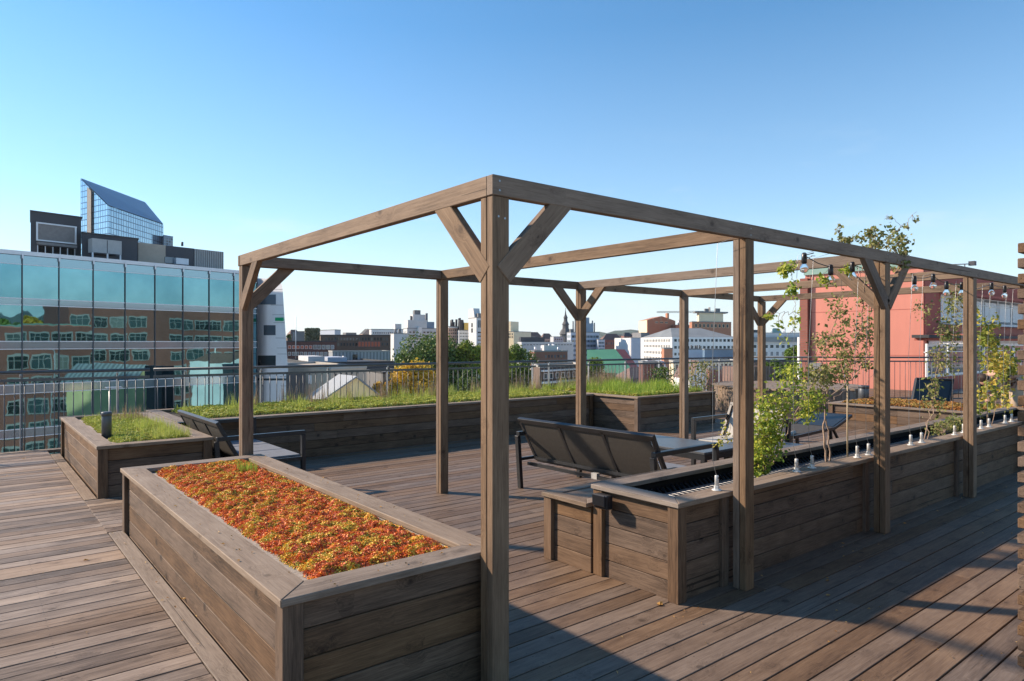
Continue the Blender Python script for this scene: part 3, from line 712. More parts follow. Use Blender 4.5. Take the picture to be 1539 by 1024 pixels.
climber('climbing_plant', [(S((1243, 697), (1238, 660), (1240, 615), (1243, 590)), .012), (S((1247, 697), (1246, 660), (1240, 620), (1236, 590)), .009), (S((1241, 600), (1280, 570), (1300, 540), (1306, 500), (1312, 440), (1318, 400)), .007), (S((1243, 595), (1255, 560), (1290, 545), (1322, 530)), .005), (S((1240, 600), (1232, 560), (1240, 520), (1260, 470), (1265, 420)), .005),
        (S((1300, 545), (1282, 520), (1268, 500), (1270, 460)), .004), (S((1240, 610), (1262, 590), (1300, 580), (1325, 545)), .004), (S((1285, 520), (1300, 470), (1295, 430), (1290, 395), Y=2.6), .005), (S((1262, 575), (1240, 540), (1215, 530)), .003)],
        [(V3(1283, 540, Yp), (.28, .1, .13), 360), (V3(1250, 560, Yp), (.2, .1, .12), 340), (V3(1300, 500, Yp), (.18, .1, .2), 300), (V3(1262, 480, Yp), (.16, .1, .2), 210), (V3(1305, 440, Yp), (.14, .1, .15), 160), (V3(1245, 520, Yp), (.2, .1, .12), 220), (V3(1225, 570, Yp), (.18, .1, .12), 220)],
        'bare stemmed climber with sparse leaves left of the third pergola post', 52, 'leaf_mix', .036)
Yt = 2.33
climber('vine_tuft', [(S((1300, 440), (1300, 400), (1310, 370), (1340, 355), (1362, 335), (1378, 318), Y=Yt), .004), (S((1345, 372), (1352, 345), (1342, 326), (1330, 326), Y=Yt), .0025), (S((1310, 380), (1280, 372), (1262, 352), Y=Yt), .003), (S((1310, 380), (1306, 345), Y=Yt), .003)],
        [(V3(1350, 365, Yt), (.14, .10, .12), 260), (V3(1315, 362, Yt), (.18, .1, .08), 240), (V3(1278, 362, Yt), (.14, .07, .04), 110), (V3(1303, 345, Yt), (.04, .04, .06), 30), (V3(1262, 346, Yt), (.03, .03, .05), 24), (V3(1360, 388, Yt), (.07, .05, .07), 60), (V3(1352, 398, 2.3), (.10, .05, .08), 70), (V3(1362, 340, Yt), (.05, .03, .03), 14), (V3(1376, 326, Yt), (.03, .03, .05), 10), (V3(1336, 328, Yt), (.04, .03, .02), 8)],
        'tuft of vine leaves growing over the beam above the third pergola post', 53, 'leaf_mix', .036, base=(5.6, 2.35, 2.2))
climber('hanging_vine', [(S((1225, 385), (1205, 392), (1190, 410), (1195, 440), (1192, 475), (1196, 500), Y=2.5), .0025), (S((1245, 400), (1235, 425), (1222, 430), Y=2.5), .002), (S((1196, 470), (1170, 470), (1148, 478), Y=2.5), .002), (S((1290, 405), (1262, 402), (1250, 420), Y=2.5), .002)],
        [(V3(1186, 403, 2.5), (.09, .06, .06), 120), (V3(1188, 435, 2.5), (.06, .05, .09), 80), (V3(1195, 475, 2.5), (.05, .04, .12), 34), (V3(1237, 425, 2.5), (.10, .05, .05), 70), (V3(1275, 402, 2.5), (.10, .06, .05), 70), (V3(1160, 476, 2.5), (.12, .04, .02), 24), (V3(1182, 500, 2.5), (.12, .05, .08), 26)],
        'thin vine strands with few leaves hanging under the front beam by the first bulbs', 54, 'leaf_yg', .036, base=(4.7, 2.5, 2.1))
climber('climbing_plant', [(S((1388, 665), (1405, 600), (1408, 560), (1415, 500), (1420, 440)), .006), (S((1392, 668), (1398, 620), (1412, 580), (1400, 530)), .005), (S((1410, 560), (1430, 520), (1438, 470)), .004)],
        [(V3(1402, 590, Yp), (.12, .1, .25), 200), (V3(1418, 540, Yp), (.18, .1, .25), 240), (V3(1425, 490, Yp), (.2, .1, .3), 330), (V3(1438, 450, Yp), (.18, .1, .15), 180), (V3(1395, 460, Yp), (.25, .1, .2), 60)],
        'tall thin climber just left of the fourth pergola post', 55, 'leaf_mix', .040)
climber('climbing_plant', [(S((1395, 665), (1420, 650)), .004)], [(V3(1422, 645, 2.8), (.35, .1, .10), 500), (V3(1440, 640, 2.8), (.25, .1, .1), 300)],
        'low bushy green plant on the soil left of the fourth pergola post', 58, 'leaf_mix', .034)
climber('climbing_plant', [(S((1486, 650), (1484, 600), (1482, 560), (1488, 500)), .006), (S((1490, 640), (1500, 590), (1515, 560), (1520, 500)), .004)],
        [(V3(1487, 500, Yp), (.25, .1, .35), 300), (V3(1492, 540, Yp), (.28, .1, .2), 240), (V3(1518, 545, Yp), (.2, .1, .2), 240), (V3(1485, 600, Yp), (.25, .1, .2), 200), (V3(1508, 570, Yp), (.15, .1, .2), 90), (V3(1520, 600, Yp), (.2, .1, .15), 70)],
        'autumn vine with yellow leaves right of the fourth pergola post', 56, 'leaf_aut', .060)
t = thing('bamboo_cane', V3(1274, 693, 2.68), 'thin upright bamboo cane between the bare climber and the third post', 'cane')
MB().tube([V3(1274, 697, 2.68), V3(1273.5, 640, 2.68), V3(1274, 560, 2.68)], .0065, 6).build('pole', M['cane'], t)
# small weeds by the near end of the planter
climber('weed', [(S((1095, 665), (1098, 640), (1090, 620), Y=2.95), .002)], [(V3(1092, 650, 2.95), (.05, .05, .08), 40), (V3(1085, 665, 2.95), (.07, .05, .03), 30)],
        'few yellow leaves poking out left of the second pergola post', 57, 'leaf_aut', .026, base=(4.0, 2.95, .5))
# fallen leaves on the deck
M['fallen'] = leafmat('fallen_leaf', [(.62, .42, .16), (.55, .30, .08), (.30, .16, .06)], 2, .1, .2)
FL = [(992, 910, .03, 'pale curled fallen leaf at the foot of the corner of the long planter', 0), (1243, 874, .025, 'yellow fallen leaf on the shaded deck in front of the planter', 0), (1245, 896, .022, 'pale fallen leaf below the yellow one on the shaded deck', 0),
      (1498, 768, .022, 'small fallen leaf near the slatted screen', 0), (1360, 788, .022, 'brown fallen leaf at the foot of the third pergola post', 0), (1267, 818, .02, 'dull fallen leaf close against the long planter side', 0), (1410, 769, .02, 'fallen leaf between the third and fourth pergola posts', 0),
      (36, 690, .03, 'brown fallen leaf on the far edge of the raised deck', .125), (130, 843, .02, 'brown fallen leaf in the middle of the raised deck', .125), (276, 902, .022, 'red brown leaf on the border board of the nearest planter', .125)]
for i, (px, py, s, lb, z) in enumerate(FL):
    F = FPX*(H-z)/(py-HY); q = P(px, py, F); g = np.random.RandomState(90+i)
    m = MB(); n = 8; a0 = g.uniform(0, 6); vs = [(q.x, q.y, z+.003)]
    for k in range(n):
        a = a0+2*math.pi*k/n; r = s*(.6+.5*g.rand())*(1 if k % 2 else .7); vs.append((q.x+r*math.cos(a), q.y+r*.7*math.sin(a), z+.004+g.rand()*s*.45))
    m.add(vs, [(0, k+1, (k+1) % n+1) for k in range(n)]); tag(m.build('fallen_leaf', M['fallen']), lb, 'leaf', 'fallen leaves on the deck')

# leaf litter and crumbs blown over the boards and rims
g = np.random.RandomState(77)
def litter(n, x0, x1, y0, y1, z): return np.stack([g.uniform(x0, x1, n), g.uniform(y0, y1, n), np.full(n, z)], -1)
cc = np.concatenate([litter(70, -2.5, .78, 2.5, 10.3, .131), litter(26, .80, .90, 2.6, 5.6, .132), litter(60, 2, 11, 3.6, 8.4, .006), litter(70, 2, 9, .8, 2.38, .006), litter(30, 3.7, 9, 2.2, 2.4, .006), litter(24, .88, 1.0, 2.5, 5.6, ZC+.004), litter(14, 1.75, 1.87, 2.5, 5.6, ZC+.004), litter(12, 1, 1.8, 2.4, 2.52, ZC+.004), litter(40, 1.0, 1.04, 2.55, 5.5, .553)])
tag(cloud('leaf_litter', leaves(cc, g.normal(size=cc.shape)*.25+[0, 0, 1], g.uniform(.006, .02, len(cc)), .6, .25, g), LF, M['fallen']), 'small dry leaf crumbs scattered over the boards', 'leaf litter', None, 'stuff')

# ================================================================== the city round the terrace
GZ = -24.0
M['street'] = plain('city_ground', (.10, .10, .095), .9, 0, .25, .05)
mb = MB(); mb.prism([(3000*math.cos(2*math.pi*k/96), 3000*math.sin(2*math.pi*k/96)) for k in range(48)], GZ-1, GZ)
tag(mb.build('ground', M['street']), kind='structure')
M['wall_white'] = plain('white_render', (.72, .71, .68), .8, 0, .05, .5)
M['wall_grey'] = plain('grey_render', (.44, .45, .46), .8, 0, .08, .4)
M['wall_lgrey'] = plain('pale_concrete', (.56, .56, .55), .8, 0, .08, .4)
M['wall_dark'] = plain('dark_grey_cladding', (.055, .058, .065), .6, 0, .1, .5)
M['wall_mid'] = plain('mid_grey_cladding', (.17, .17, .17), .7, 0, .1, .5)
M['wall_cream'] = plain('cream_render', (.72, .62, .43), .8, 0, .05, .5)
M['wall_yellow'] = plain('yellow_render', (.62, .44, .12), .8, 0, .05, .5)
M['wall_pink'] = plain('pink_render', (.55, .36, .27), .8, 0, .05, .5)
M['wall_blue'] = plain('blue_glass_wall', (.16, .24, .33), .3, 0, .1, .5)
M['wall_bluegrey'] = plain('pale_blue_grey', (.42, .46, .53), .7, 0, .05, .5)
M['beige'] = plain('beige_render', (.44, .37, .29), .85, 0, .08, .4)
M['roof_dark'] = plain('dark_roof_felt', (.05, .052, .055), .8, 0, .2, .6)
M['roof_grey'] = plain('grey_roof_metal', (.20, .21, .21), .6, 0, .12, .3, streak=True)
M['roof_pale'] = plain('pale_roof_gravel', (.36, .35, .32), .9, 0, .1, .5)
M['roof_green'] = plain('green_roof_paint', (.09, .26, .15), .6, 0, .05, .4)
M['roof_red'] = plain('red_roof_paint', (.50, .07, .035), .6, 0, .05, .4)
M['roof_brown'] = plain('brown_tiles', (.16, .10, .08), .8, 0, .2, 3)
M['salmon'] = plain('salmon_render', (.54, .205, .15), .85, 0, .10, .5, bump=.003, streak=True)
M['salmon_red'] = plain('red_and_shaded_render', (.36, .10, .075), .85, 0, .06, .8)  # red parts, and the unlit faces with their shade put into the colour
M['frame_white'] = plain('white_window_frame', (.80, .80, .78), .5, 0, .04, 2)
M['brick_dark'] = brick('dark_brick', (.11, .04, .03), (.16, .06, .045), (.09, .08, .07))
M['brick_brown'] = brick('brown_brick', (.12, .075, .05), (.17, .11, .075), (.12, .11, .1))
M['brick_orange'] = brick('orange_brick', (.42, .16, .08), (.50, .20, .11), (.38, .28, .2))
M['brick_red'] = brick('red_brick', (.24, .08, .055), (.30, .11, .075), (.25, .2, .17))
M['ivy'] = leafmat('pale_ivy', [(.10, .12, .06), (.20, .21, .13), (.30, .28, .18)], 1.5, .5, .1)
M['win'] = glass_dark('window_glass'); M['win_pale'] = glass_dark('pale_window_glass', (.06, .08, .10))
M['win_red'] = plain('red_blind', (.48, .12, .06), .7)
M['copper'] = plain('copper_roof', (.20, .32, .27), .6, 0, .15, .5)
m, nt, nd, lk, b = newmat('corrugated_metal')
tc = nt.nodes.new('ShaderNodeAttribute'); tc.attribute_name = 'gc'
wv = nt.nodes.new('ShaderNodeTexWave'); wv.inputs['Scale'].default_value = .55; wv.inputs['Distortion'].default_value = .15; lk.new(tc.outputs['Vector'], wv.inputs[0])
r = ramp(nt, [(.1, (.20, .21, .215)), (.9, (.38, .39, .395))], wv.outputs[0]); lk.new(r.outputs[0], b.inputs['Base Color']); b.inputs['Roughness'].default_value = .5
M['corr'] = m

class Bld:
    """a building on a parallelogram plan: L, Cn, Rr are surveyed (column, distance) of left end, near corner, right end"""
    def __init__(s, name, L, Cn, Rr, ytop, mat, label, cat='building', group=None, roof='flat', roofmat='roof_grey', rise=0, sidemat=None, z0=GZ, refF=None, parapet=True):
        s.pl = Vector(K((L[0]-CX)/FPX*L[1], L[1])+(0,)); s.pc = Vector(K((Cn[0]-CX)/FPX*Cn[1], Cn[1])+(0,)); s.pr = Vector(K((Rr[0]-CX)/FPX*Rr[1], Rr[1])+(0,))
        s.zt = H-(ytop-HY)/FPX*(refF or Cn[1]); s.z0 = z0
        s.t = thing(name, (s.pc.x, s.pc.y, z0), label, cat, group)
        s.pb = s.pl+s.pr-s.pc; U = Vector((0, 0, 1))
        c = [s.pl, s.pc, s.pr, s.pb]; n0 = (s.pr-s.pc).cross(s.pl-s.pc).z
        m = MB(); zt = s.zt
        for i in range(4):
            a, b = c[i], c[(i+1) % 4]; L_ = (b-a).length
            m.quad(a+U*z0, b+U*z0, b+U*zt, a+U*zt, [(0, 0, 0), (L_, 0, 0), (L_, zt-z0, 0), (0, zt-z0, 0)])
        m.quad(c[0]+U*zt, c[1]+U*zt, c[2]+U*zt, c[3]+U*zt); m.quad(c[3]+U*z0, c[2]+U*z0, c[1]+U*z0, c[0]+U*z0)
        s.wall = m.build('wall', M[mat], s.t)
        s.c = c
        if roof == 'flat' and parapet:
            cen = (s.pl+s.pr)/2; m = MB(); k = .35
            for i in range(4):
                a, b = c[i], c[(i+1) % 4]; ia = a+(cen-a).normalized()*k; ib = b+(cen-b).normalized()*k; oa = a-(cen-a).normalized()*.08; ob = b-(cen-b).normalized()*.08
                z1 = zt+.002; z2 = zt+.22
                m.add([oa+U*z1, ob+U*z1, ib+U*z1, ia+U*z1, oa+U*z2, ob+U*z2, ib+U*z2, ia+U*z2], [(0, 1, 5, 4), (1, 2, 6, 5), (2, 3, 7, 6), (3, 0, 4, 7), (4, 5, 6, 7), (3, 2, 1, 0)])
            m.build('parapet', M[roofmat], s.t)
        elif roof in ('gableL', 'gableR', 'hip'):
            # ridge parallel to the C-R side ('gableL' shows its gable on the L side) or to C-L
            if roof == 'gableR': q = [c[1], c[2], c[3], c[0]]
            else: q = [c[0], c[1], c[2], c[3]]
            m1 = (q[0]+q[1])/2+U*(zt+rise); m2 = (q[2]+q[3])/2+U*(zt+rise); k = .25 if roof == 'hip' else 0
            e = (m2-m1); m1 = m1+e*k; m2 = m2-e*k; o = .0
            m = MB(); b0 = [x+U*(zt+.004) for x in q]
            m.add([b0[1], b0[2], m2, m1], [(0, 1, 2, 3)]); m.add([b0[3], b0[0], m1, m2], [(0, 1, 2, 3)])
            m.build('roof', M[roofmat], s.t)
            m = MB(); m.add([b0[0], b0[1], m1], [(0, 1, 2)]); m.add([b0[2], b0[3], m2], [(0, 1, 2)]); m.add(b0, [(0, 1, 2, 3)]); m.build('gable', M[roofmat if k else mat], s.t)
    def face(s, side):
        a, b = (s.pl, s.pc) if side == 'L' else (s.pc, s.pr)
        d = (b-a); n = Vector((d.y, -d.x, 0)).normalized()
        if n.dot(Vector((0, 0, 0))-a) < 0: n = -n
        return a, d, n
    def hit(s, side, px, py):                            # bearing -> point on the face
        a, d, n = s.face(side); k = Vector(K((px-CX)/FPX, 1)+(0,)); F = a.dot(n)/k.dot(n); q = k*F; return Vector((q.x, q.y, H-(py-HY)/FPX*F))
    def windows(s, side, x0, x1, y0, y1, nc, nr, fw=.6, fh=.6, mat='win', frame='frame_white', cap=100, name='window', skip=0):
        a = s.hit(side, x0, y0); b = s.hit(side, x1, y0); z1 = a.z; z0 = s.hit(side, x0, y1).z
        _, _, n = s.face(side); d = (b-a); d.z = 0; L = d.length; d.normalize(); cw = L/nc; ch = (z1-z0)/nr; w, hh = cw*fw, ch*fh
        rt = Matrix((d, -n, Vector((0, 0, 1)))).transposed().to_4x4()
        first = None; cnt = 0
        for j in range(nr):
            for i in range(nc):
                if skip and random.random() < skip: continue
                if cnt >= cap: return
                cnt += 1
                q = a+d*(cw*(i+.5)); q.z = z1-ch*(j+.5); mt = Matrix.Translation(q) @ rt
                if first is None:
                    m = MB(); m.box((-w/2, -.03, -hh/2), (w/2, .01, hh/2)); first = m.build(name, M[mat], s.t); first.matrix_parent_inverse = Matrix.Translation(-s.t.location); first.matrix_basis = mt
                    fr = None
                    if frame and cw*fw > .5:
                        e = min(.09, w*.08); m = MB()
                        m.box((-w/2-e, -.05, -hh/2-e), (w/2+e, .008, -hh/2)); m.box((-w/2-e, -.05, hh/2), (w/2+e, .008, hh/2+e)); m.box((-w/2-e, -.05, -hh/2), (-w/2, .008, hh/2)); m.box((w/2, -.05, -hh/2), (w/2+e, .008, hh/2))
                        if w > 1.4: m.box((-e/2, -.045, -hh/2), (e/2, -.031, hh/2))
                        fr = m.build('frame', M[frame], first)
                else:
                    o = first.copy(); C.objects.link(o); o.matrix_basis = mt
                    if fr: f2 = fr.copy(); C.objects.link(f2); f2.parent = o
    def band(s, side, x0, x1, y0, y1, mat, proud=.06, name='band'):
        a = s.hit(side, x0, y0); b = s.hit(side, x1, y0); z1 = a.z; z0 = s.hit(side, x0, y1).z; _, _, n = s.face(side)
        a.z = b.z = 0; m = MB(); U = Vector((0, 0, 1))
        vs = [q+U*z+n*o for z in (z0, z1) for q, o in ((a, .003), (b, .003), (b, proud), (a, proud))]
        m.add(vs, [(0, 1, 2, 3), (7, 6, 5, 4), (0, 4, 5, 1), (1, 5, 6, 2), (2, 6, 7, 3), (3, 7, 4, 0)]); return m.build(name, M[mat], s.t)
    def roofbox(s, u, v, lu, lv, h, mat='wall_mid', name='plant_room'):
        a = s.pc+(s.pl-s.pc)*u+(s.pr-s.pc)*v; eu = (s.pl-s.pc)*lu; ev = (s.pr-s.pc)*lv; U = Vector((0, 0, 1))
        q = [a, a+eu, a+eu+ev, a+ev]; m = MB(); z1 = s.zt+.01
        m.add([p+U*z1 for p in q]+[p+U*(z1+h) for p in q], [(0, 1, 5, 4), (1, 2, 6, 5), (2, 3, 7, 6), (3, 0, 4, 7), (4, 5, 6, 7)]); return m.build(name, M[mat], s.t)
    def pipes(s, n, h, r=.25, mat='wall_dark', name='chimney', seed=0):
        g = random.Random(seed)
        for i in range(n):
            a = s.pc+(s.pl-s.pc)*g.uniform(.15, .85)+(s.pr-s.pc)*g.uniform(.1, .9)
            MB().tube([(a.x, a.y, s.zt), (a.x, a.y, s.zt+h*g.uniform(.5, 1))], r, 8).build(name, M[mat], s.t)

# ---- mirror glass office on the left
m, nt, nd, lk, b = newmat('tinted_mirror_glass')
b.inputs['Base Color'].default_value = (.40, .66, .72, 1); b.inputs['Metallic'].default_value = 1.0; b.inputs['Roughness'].default_value = .015
oi = nt.nodes.new('ShaderNodeObjectInfo'); tc = nt.nodes.new('ShaderNodeTexCoord')
r = ramp(nt, [(0, (.125, .275, .33)), (1, (.165, .325, .38))], oi.outputs['Random']); nv = noise(nt, tc.outputs['Object'], .22, 4, .6); rv = ramp(nt, [(.3, (.72, .78, .80)), (.7, (1.25, 1.2, 1.15))], nv)
lk.new(mixc(nt, 1.0, r.outputs[0], rv.outputs[0], 'MULTIPLY'), b.inputs['Base Color'])
n1 = noise(nt, tc.outputs['Object'], .55, 2, .5)
bp = nt.nodes.new('ShaderNodeBump'); bp.inputs['Strength'].default_value = .10; bp.inputs['Distance'].default_value = .034; lk.new(n1, bp.inputs['Height']); lk.new(bp.outputs[0], b.inputs['Normal'])
M['mirror'] = m
m, nt, nd, lk, b = newmat('frosted_spandrel'); b.inputs['Base Color'].default_value = (.26, .36, .41, 1); b.inputs['Metallic'].default_value = .7; b.inputs['Roughness'].default_value = .12; M['spandrel'] = m
M['alu'] = plain('white_aluminium', (.60, .62, .64), .4, .3, .04, 2)
gd = Vector(K(.614, .789)+(0,)); gn = Vector(K(.789, -.614)+(0,)); Q0 = Vector(K(-40.57, 56.0)+(0,)); PW = 2.667
gl = thing('glass_office', (Q0.x, Q0.y, GZ), 'long blue mirror glass office block reflecting brick buildings, left', 'office building')
U = Vector((0, 0, 1))
def fx(i, z, o=0): q = Q0+gd*(PW*i)+gn*o; return Vector((q.x, q.y, z))
I0, I1 = -7, 8
def slab(i0, i1, z0, z1, o0, o1, name, mat, par):
    m = MB(); vs = [fx(i, z, o) for z in (z0, z1) for i, o in ((i0, o0), (i1, o0), (i1, o1), (i0, o1))]
    m.add(vs, [(0, 1, 2, 3), (7, 6, 5, 4), (0, 4, 5, 1), (1, 5, 6, 2), (2, 6, 7, 3), (3, 7, 4, 0)]); return m.build(name, M[mat], par)
slab(I0, I1, GZ, 8.72, -14, -.12, 'core', 'wall_dark', gl)
slab(I0, I1, 8.74, 9.08, -14, .10, 'roof_edge', 'alu', gl)
FLR = [(5.16, 7.96), (1.60, 4.60), (-1.98, .95), (-5.65, -2.72), (-9.25, -6.35), (-12.8, -9.95), (-16.4, -13.5)]
for z0, z1 in FLR:
    for i in range(I0, I1):
        tilt = random.uniform(-.006, .006); tl2 = random.uniform(-.006, .006)
        m = MB(); m.add([fx(i+.012, z0+.03, tilt), fx(i+.988, z0+.03, -tilt), fx(i+.988, z1-.03, -tilt+tl2), fx(i+.012, z1-.03, tilt+tl2)], [(0, 1, 2, 3)])
        m.build('glass_pane', M['mirror'], gl)
for k, (z0, z1) in enumerate(FLR):
    za = FLR[k-1][0] if k else 8.74
    slab(I0, I1, z1+.03, za-.04, -.10, -.004, 'spandrel', 'spandrel', gl)
    slab(I0, I1, z1-.03, z1+.03, -.02, .07, 'transom', 'alu', gl)
    slab(I0, I1, z0-.04, z0+.03, -.02, .07, 'transom', 'alu', gl)
for i in range(I0, I1+1):
    slab(i-.012, i+.012, -17, 8.70, -.02, .10, 'mullion', 'wall_dark', gl)
    slab(i-.022, i+.022, 8.45, 8.85, .101, .2, 'bracket', 'alu', gl)
# roof plant on top of it
def rbox(name, i0, i1, o0, o1, z0, z1, mat, label, cat='plant room'):
    t = thing(name, fx((i0+i1)/2, z0, (o0+o1)/2), label, cat, 'plant rooms on the glass office'); A_, B_ = fx(i0, 0, o0), fx(i1, 0, o0); dv_ = Vector((A_.x, A_.y, 0)).normalized()*(o0-o1)
    for za, zb, ex, nm, mt_ in ((z0, z1, 0, 'housing', mat), (z1+.002, z1+.12, .08, 'roof_edge', 'roof_dark')):
        a_ = A_-gd*ex+gn*ex; b2 = B_+gd*ex+gn*ex; q = [a_, b2, b2+dv_, a_+dv_]; m = MB()
        m.add([p+U*za for p in q]+[p+U*zb for p in q], [(0, 1, 5, 4), (1, 2, 6, 5), (2, 3, 7, 6), (3, 0, 4, 7), (4, 5, 6, 7), (3, 2, 1, 0)]); m.build(nm, M[mt_], t)
    return t
def fpx(px, o):                                          # index along the facade where a bearing crosses the plane offset o
    k = Vector(K((px-CX)/FPX, 1)+(0,)); A = Q0+gn*o; F = A.dot(gn)/k.dot(gn); return (k*F-A).dot(gd)/PW, F
def zat(py, F): return H-(py-HY)/FPX*F
M['louvre'] = plain('grey_louvre', (.20, .19, .18), .6, .2, .1, 4); M['unit'] = plain('grey_cooling_unit', (.40, .40, .38), .6, .1, .06, 3)
o = -5; a, Fa = fpx(46, o); b_, Fb = fpx(122, o); z1 = zat(318, Fa)
t = rbox('plant_room', a, b_, o, -12, 9.1, z1, 'wall_dark', 'tallest dark rooftop plant room with a framed louvre panel, left')
c_, Fc = fpx(55, o); d_, Fd = fpx(113, o)
slab(c_, d_, zat(361, Fc), zat(336, Fc), o, o+.10, 'louvre_panel', 'louvre', t)
for z in (zat(361, Fc), zat(335, Fc)): slab(c_-.03, d_+.03, z-.06, z+.06, o+.101, o+.2, 'panel_frame', 'alu', t)
for i in (c_, d_): slab(i-.03, i+.02, zat(361, Fc)+.061, zat(335, Fc)-.061, o+.101, o+.2, 'panel_frame', 'alu', t)
slab(c_, d_, zat(380, Fc)-.4, zat(369, Fc), o+.01, o+.03, 'opening', 'under', t); slab(c_, d_, zat(368, Fc), zat(364, Fc), o, o+.5, 'ledge', 'louvre', t)
for k in range(6): slab(c_+(d_-c_)*(k+.02)/5.2, c_+(d_-c_)*(k+.10)/5.2, 9.1, zat(369, Fc), o+.04, o+.2, 'pier', 'alu', t)
o = -4; a, Fa = fpx(123, o); b_, Fb = fpx(207, o)
t = rbox('plant_room', a, b_, o, -12, 9.1, zat(344, Fa)-.4, 'wall_dark', 'lower dark rooftop plant room behind the grey cooling unit')
o = -3; a, Fa = fpx(139, o); b_, Fb = fpx(183, o)
t = thing('cooling_unit', fx((a+b_)/2, 9.1, o), 'pale grey rooftop cooling unit on a steel frame', 'cooling unit')
slab(a, b_, zat(379, Fa), zat(358, Fa), o-1.5, o, 'casing', 'unit', t); slab((a+b_)/2-.01, (a+b_)/2+.01, zat(378, Fa), zat(359, Fa), o+.001, o+.02, 'seam', 'wall_dark', t)
for i in (a, (a+b_)/2, b_-.05): slab(i, i+.05, 9.08, zat(379, Fa)-.003, o-.2, o-.1, 'leg', 'alu', t)
slab(a+.1, b_-.1, 9.09, zat(379, Fa)-.3, o-1.2, o-.4, 'pipework', 'wall_dark', t)
o = -6; a, Fa = fpx(208, o); b_, Fb = fpx(249, o); c_, Fc = fpx(292, o); d_, Fd = fpx(336, o)
t = thing('plant_room', fx(a, 9.1, o), 'long rooftop plant room, beige then dark then ribbed, right of the cooling unit', 'plant room', 'plant rooms on the glass office')
slab(a, b_, 9.09, zat(369, Fb), -12, o, 'beige_wall', 'beige', t); slab(b_+.005, c_, 9.09, zat(369, Fb), -12, o, 'dark_wall', 'wall_dark', t); slab(c_+.005, d_, 9.09, zat(374, Fc), -12, o, 'ribbed_wall', 'louvre', t)
for k in range(16): i = c_+.03+(d_-c_-.06)*k/15; slab(i-.02, i+.02, 9.1, zat(374, Fc)-.02, o+.001, o+.08, 'rib', 'unit', t)
i, F_ = fpx(257, o); slab(i-.25, i+.2, zat(396, F_), zat(387, F_), o+.001, o+.06, 'window', 'win_pale', t)
i, F_ = fpx(271, o); slab(i-.25, i+.25, zat(398, F_), zat(389, F_), o+.001, o+.5, 'box', 'alu', t)
q = fx(fpx(274, o)[0], 0, o); MB().tube([(q.x, q.y, zat(372, Fc)), (q.x, q.y, zat(366, Fc))], .12, 8).build('flue', M['wall_dark'], t)
# white clad end of the office with leaning edge
F0 = 0
def FE(px): return 76-(px-372)*.072
def wp(px, py, F): return P(px, py, F)
we = thing('clad_office', (P(385, 600, 75).x, P(385, 600, 75).y, GZ), 'white panel clad office wall with a leaning right edge, between glass office and brick blocks', 'office building')
m = MB(); bk = Vector(K(-6, 10)+(0,))
pts = [P(372, 418.5, FE(372)), P(408, 418.5, FE(408)), P(421, 424, FE(421)), P(424.5, 429, FE(424.5)), P(432.6, 551, FE(432.6)), P(437, 640, FE(437)), Vector((P(452, 900, FE(452)).x, P(452, 900, FE(452)).y, GZ)), Vector((P(372, 600, FE(372)).x, P(372, 600, FE(372)).y, GZ))]
n = len(pts); m.add(pts+[p+bk for p in pts], [tuple(range(n))[::-1], tuple(range(n, 2*n))]+[(i, (i+1) % n, (i+1) % n+n, i+n) for i in range(n)])
M['panel'] = plain('white_panels', (.72, .71, .72), .6, 0, .04, .7); m.build('wall', M['panel'], we)
def on_end(x0, x1, y0, y1, name, mat, pr=.05):
    m = MB(); f = Vector(K(-.7, -.7)+(0,)); a = [P(x0, y1, FE(x0)), P(x1, y1, FE(x1)), P(x1, y0, FE(x1)), P(x0, y0, FE(x0))]
    m.add([v+f*.004 for v in a]+[v+f*pr for v in a], [(0, 1, 2, 3), (7, 6, 5, 4), (0, 4, 5, 1), (1, 5, 6, 2), (2, 6, 7, 3), (3, 7, 4, 0)]); return m.build(name, M[mat], we)
for a_ in ((397, 414.6, 489, 504, 'win_pale'), (387, 415, 534.5, 550, 'win'), (388, 415, 443, 458, 'win_pale'), (388, 431, 569, 572, 'win'), (388, 433, 622, 630, 'win')): on_end(*a_[:4], 'window', a_[4])
M['sign_green'] = plain('green_sign', (.0, .30, .12), .5); on_end(415, 426.5, 477.5, 482.5, 'sign', 'sign_green', .12)
for y in (435, 458.5, 473, 485, 508, 523, 532, 553, 566, 580, 596, 612): on_end(387, 424+(y-428)*.068, y, y+.5, 'joint', 'wall_mid', .012)
for x in (397, 415): on_end(x, x+.4, 424, 640, 'joint', 'wall_mid', .010)

# ---- sloping glass tower on the left horizon
tw = thing('glass_tower', K(-120, 210)+(GZ,), 'tall blue glass tower with one long slanting roof, far left', 'tower')
FT = 230.0
def tp(px, py, F): return P(px, py, F)
A0 = tp(121, 269, 236); A1 = tp(124, 400, 236); B0 = tp(163, 310, 226); B1 = tp(163, 400, 226); C0 = tp(245.5, 338, 262); C1 = tp(245.5, 400, 262)
D0 = tp(218, 305, 300); E0 = tp(128, 268.5, 250)
m, nt, nd, lk, b = newmat('tower_glass'); tc = nt.nodes.new('ShaderNodeAttribute'); tc.attribute_name = 'gc'
bt = nt.nodes.new('ShaderNodeTexBrick'); bt.offset = 0; bt.inputs['Scale'].default_value = 1; bt.inputs['Brick Width'].default_value = 1.5; bt.inputs['Row Height'].default_value = 2.0; bt.inputs['Mortar Size'].default_value = .16
bt.inputs['Color1'].default_value = (.38, .54, .66, 1); bt.inputs['Color2'].default_value = (.50, .66, .76, 1); bt.inputs['Mortar'].default_value = (.10, .15, .22, 1)
lk.new(tc.outputs['Vector'], bt.inputs[0]); lk.new(bt.outputs[0], b.inputs['Base Color']); b.inputs['Metallic'].default_value = .75; b.inputs['Roughness'].default_value = .12; M['twglass'] = m
